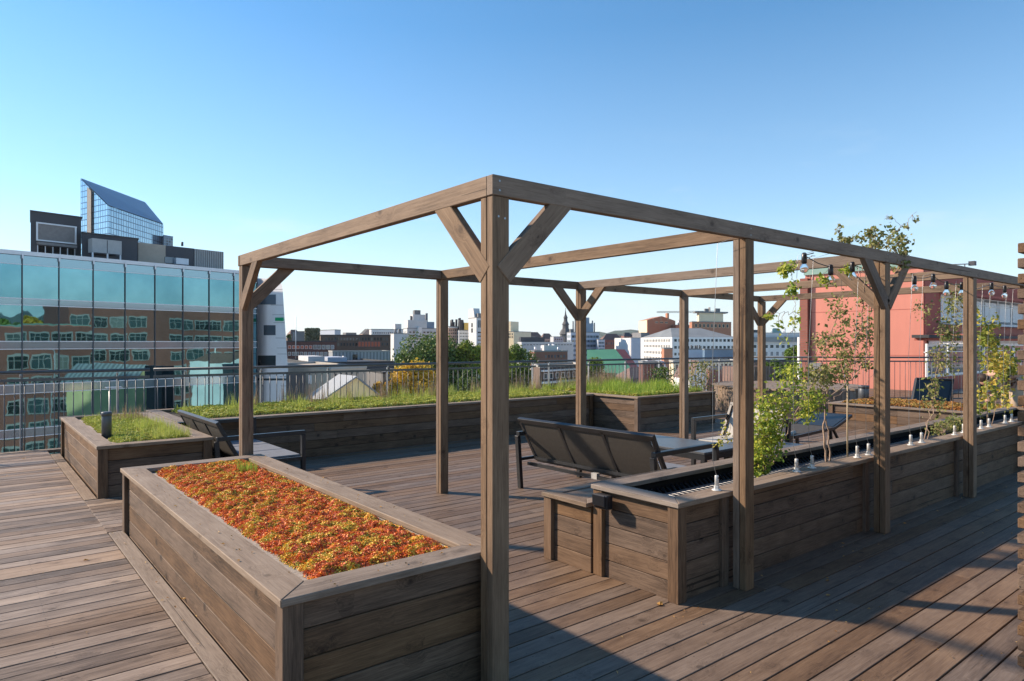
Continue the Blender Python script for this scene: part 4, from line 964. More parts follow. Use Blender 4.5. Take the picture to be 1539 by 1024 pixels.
M['twroof'] = plain('slate_blue_roof', (.20, .27, .36), .5, .3, .06, .1)
def down(v): return Vector((v.x, v.y, GZ))
def wallq(poly, name, mat):
    a = poly[0]; d = (poly[1]-poly[0]); d.z = 0; d.normalize(); m = MB()
    m.add(poly, [tuple(range(len(poly)))], [((p-a).dot(d), p.z, 0) for p in poly]); return m.build(name, M[mat], tw)
wallq([down(A0), down(B0), B0, A0], 'gable_wall', 'twglass'); wallq([down(B0), down(C0), C0, B0], 'front_wall', 'twglass')
MB().add([A0, B0, C0, D0], [(0, 1, 2, 3)]) or None
m = MB(); m.add([A0+U*.3, B0+U*.3, C0+U*.3, D0+U*.3], [(0, 1, 2), (0, 2, 3)]); m.build('roof', M['twroof'], tw)
wallq([down(C0), down(D0), D0, C0], 'end_wall', 'twglass'); wallq([down(D0), down(A0), A0, D0], 'back_wall', 'twglass')
X0, X1 = tp(132, 282, 234), tp(138, 288, 232)
m = MB(); f = Vector(K(.3, -.9)+(0,)); m.add([down(X0)+f, down(X1)+f, X1+f, X0+f], [(0, 1, 2, 3)]); M['stairs'] = plain('stair_strip', (.24, .23, .21), .7, 0, .3, 2); m.build('stair_strip', M['stairs'], tw)
Bld('glass_annex', (244, 262), (246, 258), (260, 262), 354, 'wall_blue', 'small blue glass annex at the right foot of the slanted tower', 'building', roofmat='wall_blue').windows('R', 246, 260, 356, 380, 4, 6, .8, .8, 'win_pale', None)

# ---- city blocks, left to right
b_ = Bld('grey_block', (430, 62), (434, 60), (459, 61), 561, 'wall_dark', 'plain dark blue grey box below the white clad office', parapet=False)
b_ = Bld('flat_roof_house', (424, 84), (497, 68), (551, 74), 556, 'beige', 'low house with beige flat roof behind the gabled house', roofmat='roof_pale', refF=68)
b_.windows('R', 500, 540, 560, 580, 5, 1, .3, .8); b_.windows('L', 462, 470, 562, 578, 1, 1, .6, .8, 'frame_white', None)
M['gable_cream'] = plain('yellow_cream_render', (.80, .62, .30), .85, 0, .04, .5)
t = thing('gabled_house', P(535, 600, 50), 'cream gabled house with pale metal roof just below the terrace', 'house')
gl_, ga_, gr_ = P(480, 606, 50), P(535, 568, 50.6), P(586, 608, 51.6); of_ = P(509, 565, 59)-ga_; dn = lambda v: Vector((v.x, v.y, GZ))
m = MB(); m.add([dn(gl_), dn(gr_), gr_, ga_, gl_], [(0, 1, 2, 3, 4)]); m.add([dn(gl_+of_), dn(gr_+of_), gr_+of_, ga_+of_, gl_+of_], [(4, 3, 2, 1, 0)]); m.add([dn(gl_), gl_, gl_+of_, dn(gl_+of_)], [(0, 1, 2, 3)]); m.add([dn(gr_), gr_, gr_+of_, dn(gr_+of_)], [(3, 2, 1, 0)]); m.build('wall', M['gable_cream'], t)
def rfp(a, b, nm, mt):
    e = (a-b).normalized()*.35; fo = -of_.normalized()*.3; u = U*.14; a2, b2 = a-e*-1, b; q = [b2+fo, a2+fo, a2+of_, b2+of_]; dist = [0, (a2-b2).length]
    m = MB(); m.add([p+U*.02 for p in q]+[p+u for p in q], [(0, 1, 2, 3), (7, 6, 5, 4), (0, 4, 5, 1), (1, 5, 6, 2), (2, 6, 7, 3), (3, 7, 4, 0)], [(0, 0, 0), (0, 5, 0), (9, 5, 0), (9, 0, 0)]*2); m.build(nm, M[mt], t)
rfp(gl_, ga_, 'roof', 'corr'); rfp(gr_, ga_, 'roof', 'roof_grey')
b_ = Bld('brick_block', (426, 152), (428, 150), (506, 150), 514, 'brick_dark', 'low dark red brick block with two rows of pink and pale windows, left of the trees', roofmat='roof_dark')
b_.windows('R', 432, 470, 519, 525, 6, 1, .6, .75, 'win_red', 'frame_white'); b_.windows('R', 470, 503, 518.5, 525.5, 5, 1, .65, .8, 'win_pale', 'frame_white'); b_.windows('R', 432, 505, 529, 535, 12, 1, .6, .8, 'win_pale', 'frame_white'); b_.windows('R', 432, 505, 540, 546, 12, 1, .6, .8, 'win', None)
b_ = Bld('brown_office', (480, 168), (482, 165), (587, 165), 504.5, 'brick_brown', 'brown brick office with two long rows of windows and red blinds', roofmat='roof_dark')
b_.windows('R', 488, 584, 507, 512.5, 21, 1, .55, .8, 'win', 'wall_mid', skip=.05); b_.windows('R', 488, 538, 515, 520.5, 11, 1, .55, .8); b_.windows('R', 538, 572, 513, 522, 7, 1, .72, .8, 'win_red', 'wall_mid'); b_.windows('R', 573, 584, 515, 520, 3, 1, .55, .8)
b_ = Bld('ivy_tower', (458, 158), (460, 157), (480, 157), 496, 'wall_lgrey', 'square block covered in pale ivy above the brick block')
a = b_.hit('R', 459, 496); g = np.random.RandomState(3); n = 2600; q0, q1 = b_.hit('R', 459.2, 500), b_.hit('R', 480.5, 500); tt = g.rand(n, 1)
cc = np.array(q0)[None]*(1-tt)+np.array(q1)[None]*tt; cc[:, 2] = b_.zt-g.rand(n)**1.2*5.2+.3; _, _, nn = b_.face('R'); cc += np.array(nn)*g.uniform(.05, .45, (n, 1))
cloud('foliage', leaves(cc, g.normal(size=(n, 3))+np.array(nn)*1.2, g.uniform(.3, .7, n), .7, .1, g), LF, M['ivy'], b_.t)
b_ = Bld('grey_hall', (440, 215), (442, 212), (460, 212), 499, 'wall_mid', 'small grey hall left of the ivy covered block', roofmat='roof_dark')
b_ = Bld('pale_hall', (479, 190), (503, 182), (512, 186), 496.5, 'wall_bluegrey', 'pale grey blue box rising behind the brown office'); b_.band('L', 480, 503, 504, 504.8, 'wall_mid')
b_ = Bld('shed_roof', (494, 118), (500, 112), (586, 116), 529.5, 'corr', 'long pale corrugated metal hall in front of the brown office', roofmat='roof_pale', refF=113)
b_.band('R', 530, 537, 533, 541, 'win', .1, 'door')
b_ = Bld('dark_roofs', (430, 112), (470, 92), (592, 98), 546, 'wall_dark', 'wide low dark roofed building in front of the corrugated hall', roofmat='roof_dark', refF=95)
b_.roofbox(.2, .02, .35, .2, .9, 'wall_lgrey', 'skylight'); b_.roofbox(.3, .3, .3, .25, .7, 'wall_bluegrey', 'skylight'); b_.pipes(3, 1.0, .12, 'alu')
b_ = Bld('dark_lowhouse', (551, 88), (575, 80), (612, 84), 562, 'wall_mid', 'low grey house right of the gabled house', roofmat='roof_dark', refF=80)
b_ = Bld('pale_office', (586, 190), (592, 182), (612, 186), 502, 'wall_lgrey', 'pale stone wing right of the brown office'); b_.pipes(3, 2, .3, 'wall_mid')
b_ = Bld('long_white_office', (555, 232), (558, 228), (606, 232), 495.5, 'wall_white', 'long pale office roofline behind the brown office'); b_.windows('R', 560, 604, 498, 503, 14, 1, .6, .5, 'win_pale', None); b_.roofbox(.1, .75, .6, .2, 2, 'wall_lgrey')
b_ = Bld('terraced_office', (606, 245), (612, 236), (658, 242), 494, 'wall_lgrey', 'stepped grey office with rooftop machinery, left of the small pergola post'); b_.windows('R', 614, 656, 497, 512, 8, 3, .6, .45, 'win', None); b_.windows('L', 606.5, 611, 497, 512, 2, 3, .6, .45, 'win', None)
b_.roofbox(.0, .02, .9, .62, 3.0, 'wall_lgrey', 'upper_floor'); b_.roofbox(.1, .2, .7, .4, 5.0, 'wall_lgrey', 'upper_floor'); b_.roofbox(.2, .26, .4, .2, 6.6, 'wall_mid', 'plant_room'); b_.roofbox(.1, .6, .7, .3, 2.5, 'wall_blue', 'glass_floor'); b_.pipes(7, 6.5, .35, 'wall_mid', seed=4)
b_.band('R', 627, 632, 492, 508, 'wall_white', 1.2, 'stair_shaft')
b_ = Bld('pink_hotel', (672, 232), (674, 226), (690, 228), 491.5, 'wall_pink', 'pink rendered house with small windows left of the concrete tower'); b_.windows('R', 674.5, 689, 494, 518, 5, 5, .5, .45, 'win', None); b_.pipes(5, 3.0, .4, seed=2); b_.band('R', 674, 690, 491.6, 493.2, 'wall_white', .3)
b_ = Bld('cream_hotel', (688, 228), (689.5, 224), (706, 226), 497, 'wall_white', 'cream house with yellow attic beside the concrete tower'); b_.windows('R', 690.5, 705, 499, 517, 6, 4, .5, .42, 'win_pale', None); b_.roofbox(.0, .5, .9, .5, 2.6, 'wall_yellow', 'attic'); b_.roofbox(.2, .1, .7, .35, 3.6, 'wall_dark', 'attic'); b_.pipes(3, 5.5, .4, seed=9)
b_ = Bld('concrete_tower', (704, 222), (716, 214), (748, 220), 478, 'wall_lgrey', 'pale concrete tower with a slanted fin, just left of the front pergola post', 'tower')
b_.windows('R', 717.5, 724.5, 481, 493, 1, 1, .8, .95, 'win_pale', 'wall_white'); b_.windows('R', 718, 724, 497, 520, 1, 4, .95, .35, 'win', None); b_.windows('L', 708, 711, 485, 501, 1, 2, .8, .8, 'win', None); b_.roofbox(.05, .1, .6, .4, 1.5, 'wall_mid')
m = MB(); A = b_.pl; Bq = b_.pc; k = .78
v = [A+U*b_.zt, A+(Bq-A)*k+U*b_.zt, A+(Bq-A)*.62+U*(b_.zt+3.2), A+U*(b_.zt+3.2)]; dd = (b_.pr-b_.pc).normalized()*2.5
m.add(v+[p+dd for p in v], [(0, 1, 2, 3), (7, 6, 5, 4), (0, 4, 5, 1), (1, 5, 6, 2), (2, 6, 7, 3), (3, 7, 4, 0)]); m.build('fin', M['wall_lgrey'], b_.t)
b_ = Bld('cream_office', (748, 232), (772, 228), (798, 240), 499, 'wall_cream', 'cream stone office just right of the front pergola post'); b_.windows('L', 752, 771.5, 500.5, 509, 8, 2, .4, .7, 'win', None); b_.roofbox(.3, .1, .7, .45, 3.6, 'wall_cream', 'upper_floor'); b_.roofbox(.8, .15, .2, .1, 7.5, 'wall_lgrey', 'tower')
b_ = Bld('grey_long_office', (778, 195), (784, 186), (862, 196), 515.5, 'wall_grey', 'long plain grey office below the church spire', roofmat='wall_lgrey'); b_.windows('R', 786, 860, 517.5, 519.5, 16, 1, .7, .7, 'win_pale', None); b_.band('R', 800, 812, 519, 530, 'wall_lgrey', .2); b_.roofbox(.2, .0, .5, .45, 1.6, 'wall_dark')
b_ = Bld('brick_house', (796, 132), (803, 126), (853, 130), 529, 'brick_red', 'red brick house with cluttered flat roof right of the green tree'); b_.windows('R', 818, 850, 532, 556, 7, 3, .45, .5, 'win_pale', 'frame_white'); b_.windows('L', 796.5, 802.5, 532, 556, 2, 3, .5, .5, 'win', 'frame_white'); b_.roofbox(.1, .3, .5, .4, 1.2, 'wall_lgrey'); b_.pipes(6, 1.5, .2, 'alu', seed=5)
b_ = Bld('brown_terrace', (800, 88), (812, 80), (878, 88), 553, 'brick_brown', 'brown house with stepped terraces just beyond the railing', roofmat='roof_pale', refF=80); b_.windows('R', 815, 874, 560, 572, 7, 1, .5, .6, 'win', 'frame_white')
b_.band('R', 813, 878, 556.5, 559, 'alu', .5, 'balcony_rail'); b_.band('R', 813, 878, 574, 577, 'alu', .5, 'balcony_rail')
b_ = Bld('blue_glass_office', (852, 232), (858, 224), (901, 232), 500, 'wall_bluegrey', 'pale blue glass office block behind the pergola, right of the spire')
for y in (504, 511, 518, 525, 532, 539): b_.windows('R', 859, 900, y, y+4, 9, 1, .85, .9, 'win_pale', None); b_.windows('L', 852.5, 857.5, y, y+4, 2, 1, .85, .9, 'win_pale', None)
b_.roofbox(.1, .35, .8, .45, 3.2, 'wall_blue', 'plant_room'); b_.roofbox(.2, .42, .6, .25, 5.2, 'wall_blue', 'plant_room'); b_.pipes(8, 6.2, .2, 'wall_mid', seed=8); b_.roofbox(.3, .03, .3, .12, 1.2, 'wall_mid')
b_ = Bld('glass_wing', (896, 228), (899, 222), (909, 226), 511, 'wall_bluegrey', 'lower wing of the pale blue glass office'); b_.windows('R', 899.5, 908.5, 513, 528, 4, 3, .8, .5, 'win_pale', None)
# church spire
sp = P(850, 515, 420); S_ = 420/FPX
t = thing('church_spire', (sp.x, sp.y, GZ), 'dark baroque church spire rising left of the braced back post', 'church spire'); M['spire'] = plain('dark_copper', (.10, .10, .10), .7, 0, .2, .3); M['stone'] = plain('tan_stone', (.40, .31, .22), .85, 0, .1, .3)
MB().box((sp.x-4.4, sp.y-4.4, GZ), (sp.x+4.4, sp.y+4.4, H+.5*S_)).build('tower_body', M['stone'], t)
px_ = lambda y: H-(y-515)*S_
MB().lathe([(3.6, px_(515)), (3.4, px_(503)), (4.0, px_(502.5)), (3.0, px_(497)), (2.0, px_(494)), (1.9, px_(489)), (2.3, px_(488)), (1.2, px_(483)), (1.1, px_(479)), (1.4, px_(478)), (.5, px_(473)), (.15, px_(466))], (sp.x, sp.y, 0), 8, False).build('spire', M['spire'], t)
MB().tube([(sp.x, sp.y, px_(467)), (sp.x, sp.y, px_(463))], .14, 5).build('finial', M['spire'], t)
b_ = Bld('green_red_hall', (872, 122), (884, 112), (960, 124), 560, 'roof_green', 'hall with a green roof slope and a bright red end slope', roof='gableL', roofmat='roof_green', rise=0, refF=112, parapet=False)
G = [P(882, 526, 122), P(925, 525, 124), P(955, 562, 112), P(882, 560, 112)]
m = MB(); m.add(G, [(0, 3, 2, 1)]); m.build('green_slope', M['roof_green'], b_.t)
m = MB(); m.add([P(925, 525, 124), P(939, 525.5, 128), P(962, 556, 118), P(955, 562, 112)], [(0, 3, 2, 1)]); m.build('red_slope', M['roof_red'], b_.t)
m = MB(); m.add([P(939, 525.5, 128), P(882, 526, 128), P(882, 575, 128), P(962, 575, 120)], [(0, 1, 2, 3)]); m.build('back_wall', M['roof_green'], b_.t)
b_.band('R', 905, 915, 561, 575, 'brick_orange', .3, 'pier'); b_.band('R', 925, 935, 561, 575, 'wall_white', .3, 'pier')
b_ = Bld('brown_roof_house', (925, 92), (948, 84), (985, 92), 570, 'brick_brown', 'house with a wide brown tiled roof beyond the square planter', 'house', roof='hip', roofmat='roof_brown', rise=1.2, refF=84, parapet=False)
b_ = Bld('white_blue_block', (924, 240), (949, 222), (982, 236), 508.5, 'wall_bluegrey', 'plain pale blue grey block between red roof and white office', sidemat='wall_white'); b_.band('L', 924.5, 948.5, 509, 548, 'wall_white', .2, 'white_side'); b_.roofbox(.1, .5, .5, .4, 2, 'wall_mid')
b_ = Bld('red_roofs', (902, 330), (905, 320), (936, 330), 511, 'brick_red', 'low old town block with dark red roof, far off beside the glass office', roof='hip', roofmat='roof_brown', rise=3); b_.windows('R', 906, 935, 513, 520, 8, 1, .4, .5, 'win_pale', None)
b_ = Bld('orange_hall', (960, 295), (973, 280), (1015, 292), 481, 'brick_orange', 'tall windowless orange brick theatre block with shallow gable', roof='gableR', roofmat='brick_orange', rise=1.8, sidemat='wall_cream'); b_.band('L', 960.5, 972.5, 483, 505, 'wall_cream', .1, 'sunlit_side'); b_.windows('R', 983, 1005, 483, 486, 3, 1, .55, .7, 'wall_cream' if 0 else 'win', 'wall_cream')  # left side painted cream for the sun falling on it
b_.roofbox(.4, .85, .2, .06, 3.5, 'brick_orange', 'chimney')
b_ = Bld('orange_low', (1010, 290), (1016, 285), (1040, 290), 489, 'brick_orange', 'lower orange brick wing right of the theatre block'); b_.pipes(3, 3, .4, 'alu')
b_ = Bld('pavilion_office', (1036, 270), (1040, 262), (1099, 270), 484, 'brick_orange', 'orange brick block topped by a pale pavilion with projecting roof'); b_.windows('R', 1043, 1096, 486, 493, 9, 1, .5, .7, 'win', 'wall_cream')
b_.roofbox(.1, .18, .7, .62, 3.6, 'wall_cream', 'pavilion'); 
a = b_.pc+(b_.pr-b_.pc)*.08; e1 = (b_.pr-b_.pc)*.84; e2 = (b_.pl-b_.pc)*.95; m = MB(); q = [a, a+e1, a+e1+e2, a+e2]; z = b_.zt+3.7
m.add([p+U*z for p in q]+[p+U*(z+.5) for p in q], [(0, 1, 2, 3), (4, 5, 6, 7), (0, 1, 5, 4), (1, 2, 6, 5), (2, 3, 7, 6), (3, 0, 4, 7)]); m.build('pavilion_roof', M['roof_grey'], b_.t)
b_.roofbox(.3, .35, .3, .1, 5.4, 'wall_mid', 'plant'); b_.roofbox(.3, .62, .3, .12, 5.6, 'wall_mid', 'plant')
b_ = Bld('white_office', (963, 196), (1010, 172), (1106, 176), 507, 'wall_white', 'long white office with rows of small windows and a grey sloping roof', roof='hip', roofmat='roof_grey', rise=2.6, refF=172)
for y in (509.5, 520): b_.windows('R', 1012, 1104, y, y+4.6, 15, 1, .6, .85, 'win', 'wall_lgrey')
b_.windows('R', 1012, 1030, 530, 535, 3, 1, .6, .85)
for y in (510, 518, 527, 535): b_.windows('L', 968, 1008, y, y+4.4, 17, 1, .5, .85, 'win', None)
b_ = Bld('brick_stair_block', (994, 156), (998, 150), (1011, 152), 524.5, 'brick_orange', 'narrow orange brick stair block in front of the white office')
b_ = Bld('slate_block', (1056, 128), (1059, 124), (1102, 126), 526.5, 'wall_blue', 'slate blue box in front of the white office'); b_.windows('R', 1070, 1098, 536, 541, 4, 1, .3, .8, 'win', None)
b_ = Bld('white_lowroof', (1030, 134), (1034, 130), (1058, 132), 526, 'wall_bluegrey', 'pale low block with roof struts left of the slate blue box'); b_.pipes(4, 1.2, .15)
b_ = Bld('yellow_terrace_house', (1006, 98), (1012, 92), (1110, 96), 545, 'wall_cream', 'cream row house with narrow windows beyond the railing', roofmat='roof_pale'); b_.windows('R', 1014, 1100, 548, 556, 14, 1, .45, .9, 'win', 'frame_white')
b_ = Bld('brick_garage', (960, 72), (966, 68), (996, 70), 547, 'brick_dark', 'dark brick block with lamp beyond the railing, between two pergola posts'); b_.band('R', 984, 995.5, 548, 590, 'wall_dark', .2, 'dark_panel')
b_ = Bld('white_gable_house', (1012, 64), (1038, 58), (1062, 64), 572, 'wall_white', 'white house with brown tiled gable just beyond the back railing', 'house', roof='gableR', roofmat='roof_brown', rise=1.6, refF=58)
b_ = Bld('brick_wall_house', (1062, 70), (1066, 66), (1110, 68), 556, 'brick_red', 'red brown brick house behind the wooden shed')
t = thing('wooden_shed', P(1108, 600, 18.8), 'tall box of upright brown boards beyond the railing', 'shed')
b0 = P(1110, 551, 18.8); m = MB()
ex = Vector(K(.98, .17)+(0,)); ey = Vector(K(-.17, .98)+(0,))
for k in range(9):
    a = Vector((b0.x, b0.y, 0))+ex*(k*.125); q = [a, a+ex*.118, a+ex*.118+ey*.03, a+ey*.03]; m.add([p+U*-1 for p in q]+[p+U*b0.z for p in q], [(0, 1, 5, 4), (1, 2, 6, 5), (2, 3, 7, 6), (3, 0, 4, 7), (4, 5, 6, 7)], [(v_.z, v_.x, v_.y) for v_ in ([p+U*-1 for p in q]+[p+U*b0.z for p in q])], random.random())
m.build('boards', M['cap'], t)
a = Vector((b0.x, b0.y, 0))+ey*.04; q = [a, a+ex*1.12, a+ex*1.12+ey*.9, a+ey*.9]; m = MB(); m.add([p+U*-1 for p in q]+[p+U*(b0.z-.02) for p in q], [(0, 1, 5, 4), (1, 2, 6, 5), (2, 3, 7, 6), (3, 0, 4, 7), (4, 5, 6, 7)]); m.build('core', M['roof_brown'], t)
# right, between second post and the salmon building
b_ = Bld('pale_long_hall', (1104, 205), (1108, 200), (1212, 205), 501, 'wall_lgrey', 'long pale low hall with grey roof left of the salmon building', roofmat='roof_pale'); b_.band('R', 1108, 1212, 507, 514, 'roof_grey', 1.0, 'eaves_roof'); b_.windows('R', 1130, 1206, 518, 524, 9, 1, .6, .8); b_.windows('R', 1130, 1206, 528, 536, 9, 1, .5, .8, 'win_pale'); b_.pipes(5, 2, .2, 'alu')
b_ = Bld('brick_long_hall', (1104, 118), (1110, 112), (1216, 118), 545, 'brick_brown', 'low brown brick building in front of the small tree, left of the salmon building', roofmat='roof_dark')
t = thing('flagpole', P(1201, 560, 60), 'thin white pole left of the salmon building', 'pole'); q = P(1201, 507, 60); MB().tube([(q.x, q.y, -10), (q.x, q.y, q.z)], .14, 6).build('pole', M['wall_white'], t)
# street lamp below the railing
t = thing('street_lamp', P(1004, 600, 40), 'slender curved street lamp in front of the brick block', 'street lamp'); q = P(1003, 560, 40)
MB().tube([(q.x, q.y, -12), (q.x, q.y, q.z), tuple(q+Vector(K(-.2, 0)+(.6,))), tuple(q+Vector(K(-.9, 0)+(.8,)))], .05, 6).build('pole', M['alu'], t); MB().box(tuple(q+Vector(K(-1.2, 0)+(.72,))-Vector((.15, .15, .04))), tuple(q+Vector(K(-1.0, 0)+(.72,))+Vector((.15, .15, .05)))).build('head', M['alu'], t)
# tower crane far off
t = thing('tower_crane', P(1072, 515, 520), 'faint tower crane jib above the orange brick blocks', 'crane'); cr = P(1066, 515, 520); z = zat(470, 520); m = MB()
dv = Vector(K(-1, .05)+(0,)).normalized(); a = Vector((cr.x, cr.y, z)); M['crane'] = plain('pale_crane_steel', (.42, .38, .33), .6)
for o in (0, 1.3): MB().beam(a+U*o-dv*8, a+dv*40+U*o*.6, .35, .3).build('jib_chord', M['crane'], t)
m = MB()
for k in range(20): m.beam(a+dv*(k*2), a+dv*(k*2+1)+U*1.2, .2, .2); m.beam(a+dv*(k*2+1)+U*1.2, a+dv*(k*2+2), .2, .2)
m.build('jib_lattice', M['crane'], t); MB().beam((cr.x, cr.y, GZ), (cr.x, cr.y, z+4), 1.2, 1.2, (1, 0, 0)).build('mast', M['crane'], t)
# thin masts on roofs
q = P(444.5, 476, 150); t = thing('roof_mast', (q.x, q.y, -3), 'thin mast above the brick block at the left', 'mast'); MB().tube([(q.x, q.y, -3), tuple(q)], .09, 5).build('pole', M['alu'], t)

# ---- many small far roofs along the horizon (each a house of its own)
g = random.Random(5); cols = ['wall_lgrey', 'wall_cream', 'brick_red', 'wall_pink', 'wall_grey', 'brick_brown', 'wall_white', 'wall_mid']
HS = [(795, 507), (815, 509), (832, 506), (785, 505), (912, 506), (925, 503), (938, 505), (950, 502), (905, 510), (940, 511), (1112, 499), (1125, 505), (1160, 503), (432, 508), (436, 502), (520, 500), (545, 502), (660, 507), (668, 500)]
for i, (px, yt) in enumerate(HS):
    F = 330+g.random()*200; wd = g.uniform(12, 24); cm = g.choice(cols)
    lab = {'wall_lgrey': 'pale grey', 'wall_cream': 'cream', 'brick_red': 'red brick', 'wall_pink': 'pink', 'wall_grey': 'grey', 'brick_brown': 'brown brick', 'wall_white': 'white', 'wall_mid': 'dark grey'}[cm]
    near = ('left of the trees' if px < 600 else 'between the pergola posts above the green trees' if px < 700 else 'by the church spire' if px < 860 else 'by the pale blue glass office' if px < 960 else 'left of the salmon building')
    rf = g.choice(['flat', 'hip', 'gableR'])
    b_ = Bld('distant_house', (px-5, F+8), (px, F), (px+wd, F+6), yt+.5, cm, 'distant %s %s block with %s roof %s' % (g.choice(['low', 'small', 'plain', 'square', 'narrow', 'far', 'broad', 'little', 'dim', 'hazy']), lab, {'flat': 'flat', 'hip': 'hipped', 'gableR': 'gabled'}[rf], near), 'building', 'distant city blocks on the horizon', roof=rf, roofmat=g.choice(['roof_brown', 'roof_grey', 'roof_dark', 'copper']), rise=g.uniform(1.5, 4))
    b_.windows('R', px+1, px+wd-1, yt+2, yt+11, int(wd/3), 2, .45, .5, 'win', None)

# ---- hills
def hills(name, R, prof, mat, a0, a1, seed):
    g = np.random.RandomState(seed); vs = []; fs = []; n = 160
    for i in range(n+1):
        a = a0+(a1-a0)*i/n; hh = np.interp(i/n, *prof)*(1+.08*math.sin(i*.9+seed)+.06*math.sin(i*2.3)); d = Vector((math.cos(a), math.sin(a), 0))
        for k, (q, zf) in enumerate(((0, 0), (.35, .5), (.7, .86), (1.0, 1.0), (1.4, .7))): vs.append(d*(R*(1+.25*q))+U*(GZ+hh*zf*(1+.05*math.sin(i*1.7+k*2))))
    for i in range(n):
        for k in range(4): a = i*5+k; fs.append((a, a+5, a+6, a+1))
    m = MB(); m.add(vs, fs, smooth=True); return tag(m.build(name, mat), kind='structure')
M['hill'] = plain('forest_hill', (.045, .07, .045), .95, 0, .5, .01)
fw = AZ
hills('hills', 1950, ((0, .2, .38, .47, .55, .62, .75, 1), (34, 36, 32, 36, 70, 42, 34, 36)), M['hill'], fw+R_(48), fw-R_(55), 2)
hills('hills', 2050, ((0, .3, .6, 1), (100, 125, 110, 90)), M['hill'], fw-R_(56), fw-R_(150), 4)

# ---- trees
def refl(px, Fp): v = (px-CX)/FPX*Fp; n_ = .789*v-.614*Fp; k_ = 2*(-66.4-n_); return (v+.789*k_, Fp-.614*k_)
TREE_AT = []
def tree(px, yt, yb, wpx, F, mat, label, seed, n=7000, ls=.34, name='tree', group=None, lobes=16, zb=GZ):
    g = np.random.RandomState(seed); q = P(px, (yt+yb)/2, F)
    if TREE_AT: q.x, q.y = TREE_AT
    rz = (yb-yt)/2*F/FPX; rx = wpx/2*F/FPX
    t = thing(name, (q.x, q.y, zb), label, 'tree', group)
    m = MB(); m.tube([(q.x, q.y, zb), (q.x+.2, q.y, q.z-rz*.6), (q.x, q.y+.1, q.z)], [rx*.07+.1, rx*.05+.08, .05], 8)
    m.build('trunk', M['bark'], t); m = MB()
    lc = []
    for i in range(lobes):
        d = unit(g.normal(size=3)); d[2] = abs(d[2])*1.25-.25; s = g.uniform(.5, .82)
        c = np.array(q)+d*np.array([rx, rx, rz])*s; lc.append((c, g.uniform(.26, .44)*min(rx, rz*1.3)))
        m = m
        if i < 7: m.tube([(q.x, q.y, q.z-rz*.6), tuple((np.array(q)*.5+c*.5)+g.normal(size=3)*.2), tuple(c)], [.14, .08, .03], 5)
    m.build('limbs', M['bark'], t)
    cs = []; ns = []
    for i in range(n):
        pass
    k = g.randint(0, lobes, n); cen = np.array([lc[i][0] for i in k]); rad = np.array([lc[i][1] for i in k])
    d = unit(g.normal(size=(n, 3))); rr = g.uniform(.35, 1.08, n)**.5
    # twig clumps inside each lobe
    cl = cen+d*(rad*rr)[:, None]; cl += g.normal(size=(n, 3))*.12*rad[:, None]
    V = leaves(cl, d*.9+g.normal(size=(n, 3))*.9+np.array([0, 0, .4]), g.uniform(.55, 1.3, n)*ls, .7, .15, g)
    cloud('crown', V, LF, M[mat], t); return t
M['tree_dark'] = leafmat('dark_tree_leaves', [(.04, .08, .02), (.085, .15, .035), (.15, .22, .05), (.24, .28, .06)], .35, .5, .2)
M['tree_green'] = leafmat('green_tree_leaves', [(.04, .08, .015), (.09, .16, .025), (.17, .25, .04), (.30, .34, .05)], .35, .5, .25)
M['tree_lime'] = leafmat('lime_tree_leaves', [(.07, .12, .015), (.16, .22, .03), (.28, .34, .04), (.36, .36, .05)], .35, .5, .3)
M['tree_yel'] = leafmat('yellow_tree_leaves', [(.22, .20, .03), (.50, .36, .04), (.72, .48, .05), (.66, .40, .05), (.32, .28, .04)], .5, .5, .3)
tree(643, 506, 620, 128, 105, 'tree_dark', 'big dark green tree dome left of the small back pergola post', 1, 24000, .44, lobes=34)
tree(690, 516, 625, 70, 112, 'tree_dark', 'dark green tree between the small post and the front pergola post', 2, 10000, .42, lobes=18)
tree(708, 512, 580, 58, 104, 'tree_lime', 'lime green sunlit tree just left of the front pergola post', 3, 7000, .38, lobes=12)
tree(620, 546, 640, 92, 78, 'tree_yel', 'round yellow orange autumn tree in front of the dark tree', 4, 11000, .34, lobes=20)
tree(575, 560, 640, 42, 80, 'tree_yel', 'smaller yellow green autumn tree right of the gabled house', 15, 4500, .32, lobes=10)
tree(700, 552, 640, 60, 84, 'tree_dark', 'dark grey green tree low behind the railing left of the front pergola post', 5, 7000, .3, lobes=12)
tree(782, 517, 630, 62, 100, 'tree_green', 'green tree with yellow patches just right of the front pergola post', 6, 10000, .36, lobes=16)
tree(762, 522, 560, 30, 96, 'tree_lime', 'yellow green tree top peeping right of the front pergola post', 16, 3000, .34, lobes=8)
tree(893, 541, 610, 52, 84, 'tree_green', 'green tree in front of the green roofed hall', 7, 6500, .3, lobes=12)
tree(1195, 514, 600, 46, 100, 'tree_green', 'green tree against the left edge of the salmon building', 8, 6000, .34, lobes=12)
tree(1160, 535, 600, 42, 96, 'tree_green', 'low green tree left of the white pole', 9, 4000, .3, lobes=9)
tree(434, 501, 520, 9, 240, 'tree_dark', 'tiny dark tree top by the leaning white wall', 10, 900, .5, lobes=5)
for k_, (px, yt) in enumerate(((-20, 468), (20, 478), (52, 474), (84, 480), (110, 470))):
    rr_, ff_ = refl(px, 150+k_*9); X_, Y_ = K(rr_, ff_); g_ = TREE_AT; TREE_AT[:] = [X_, Y_]
    tree(0, yt-0, yt+150*.55, 60, 150, ('tree_green', 'tree_dark', 'tree_yel', 'tree_green', 'tree_dark')[k_], 'tree right of the view, seen only mirrored in the glass, number %s from its left' % ('one', 'two', 'three', 'four', 'five')[k_], 70+k_, 2600, .8, lobes=12)
TREE_AT[:] = []
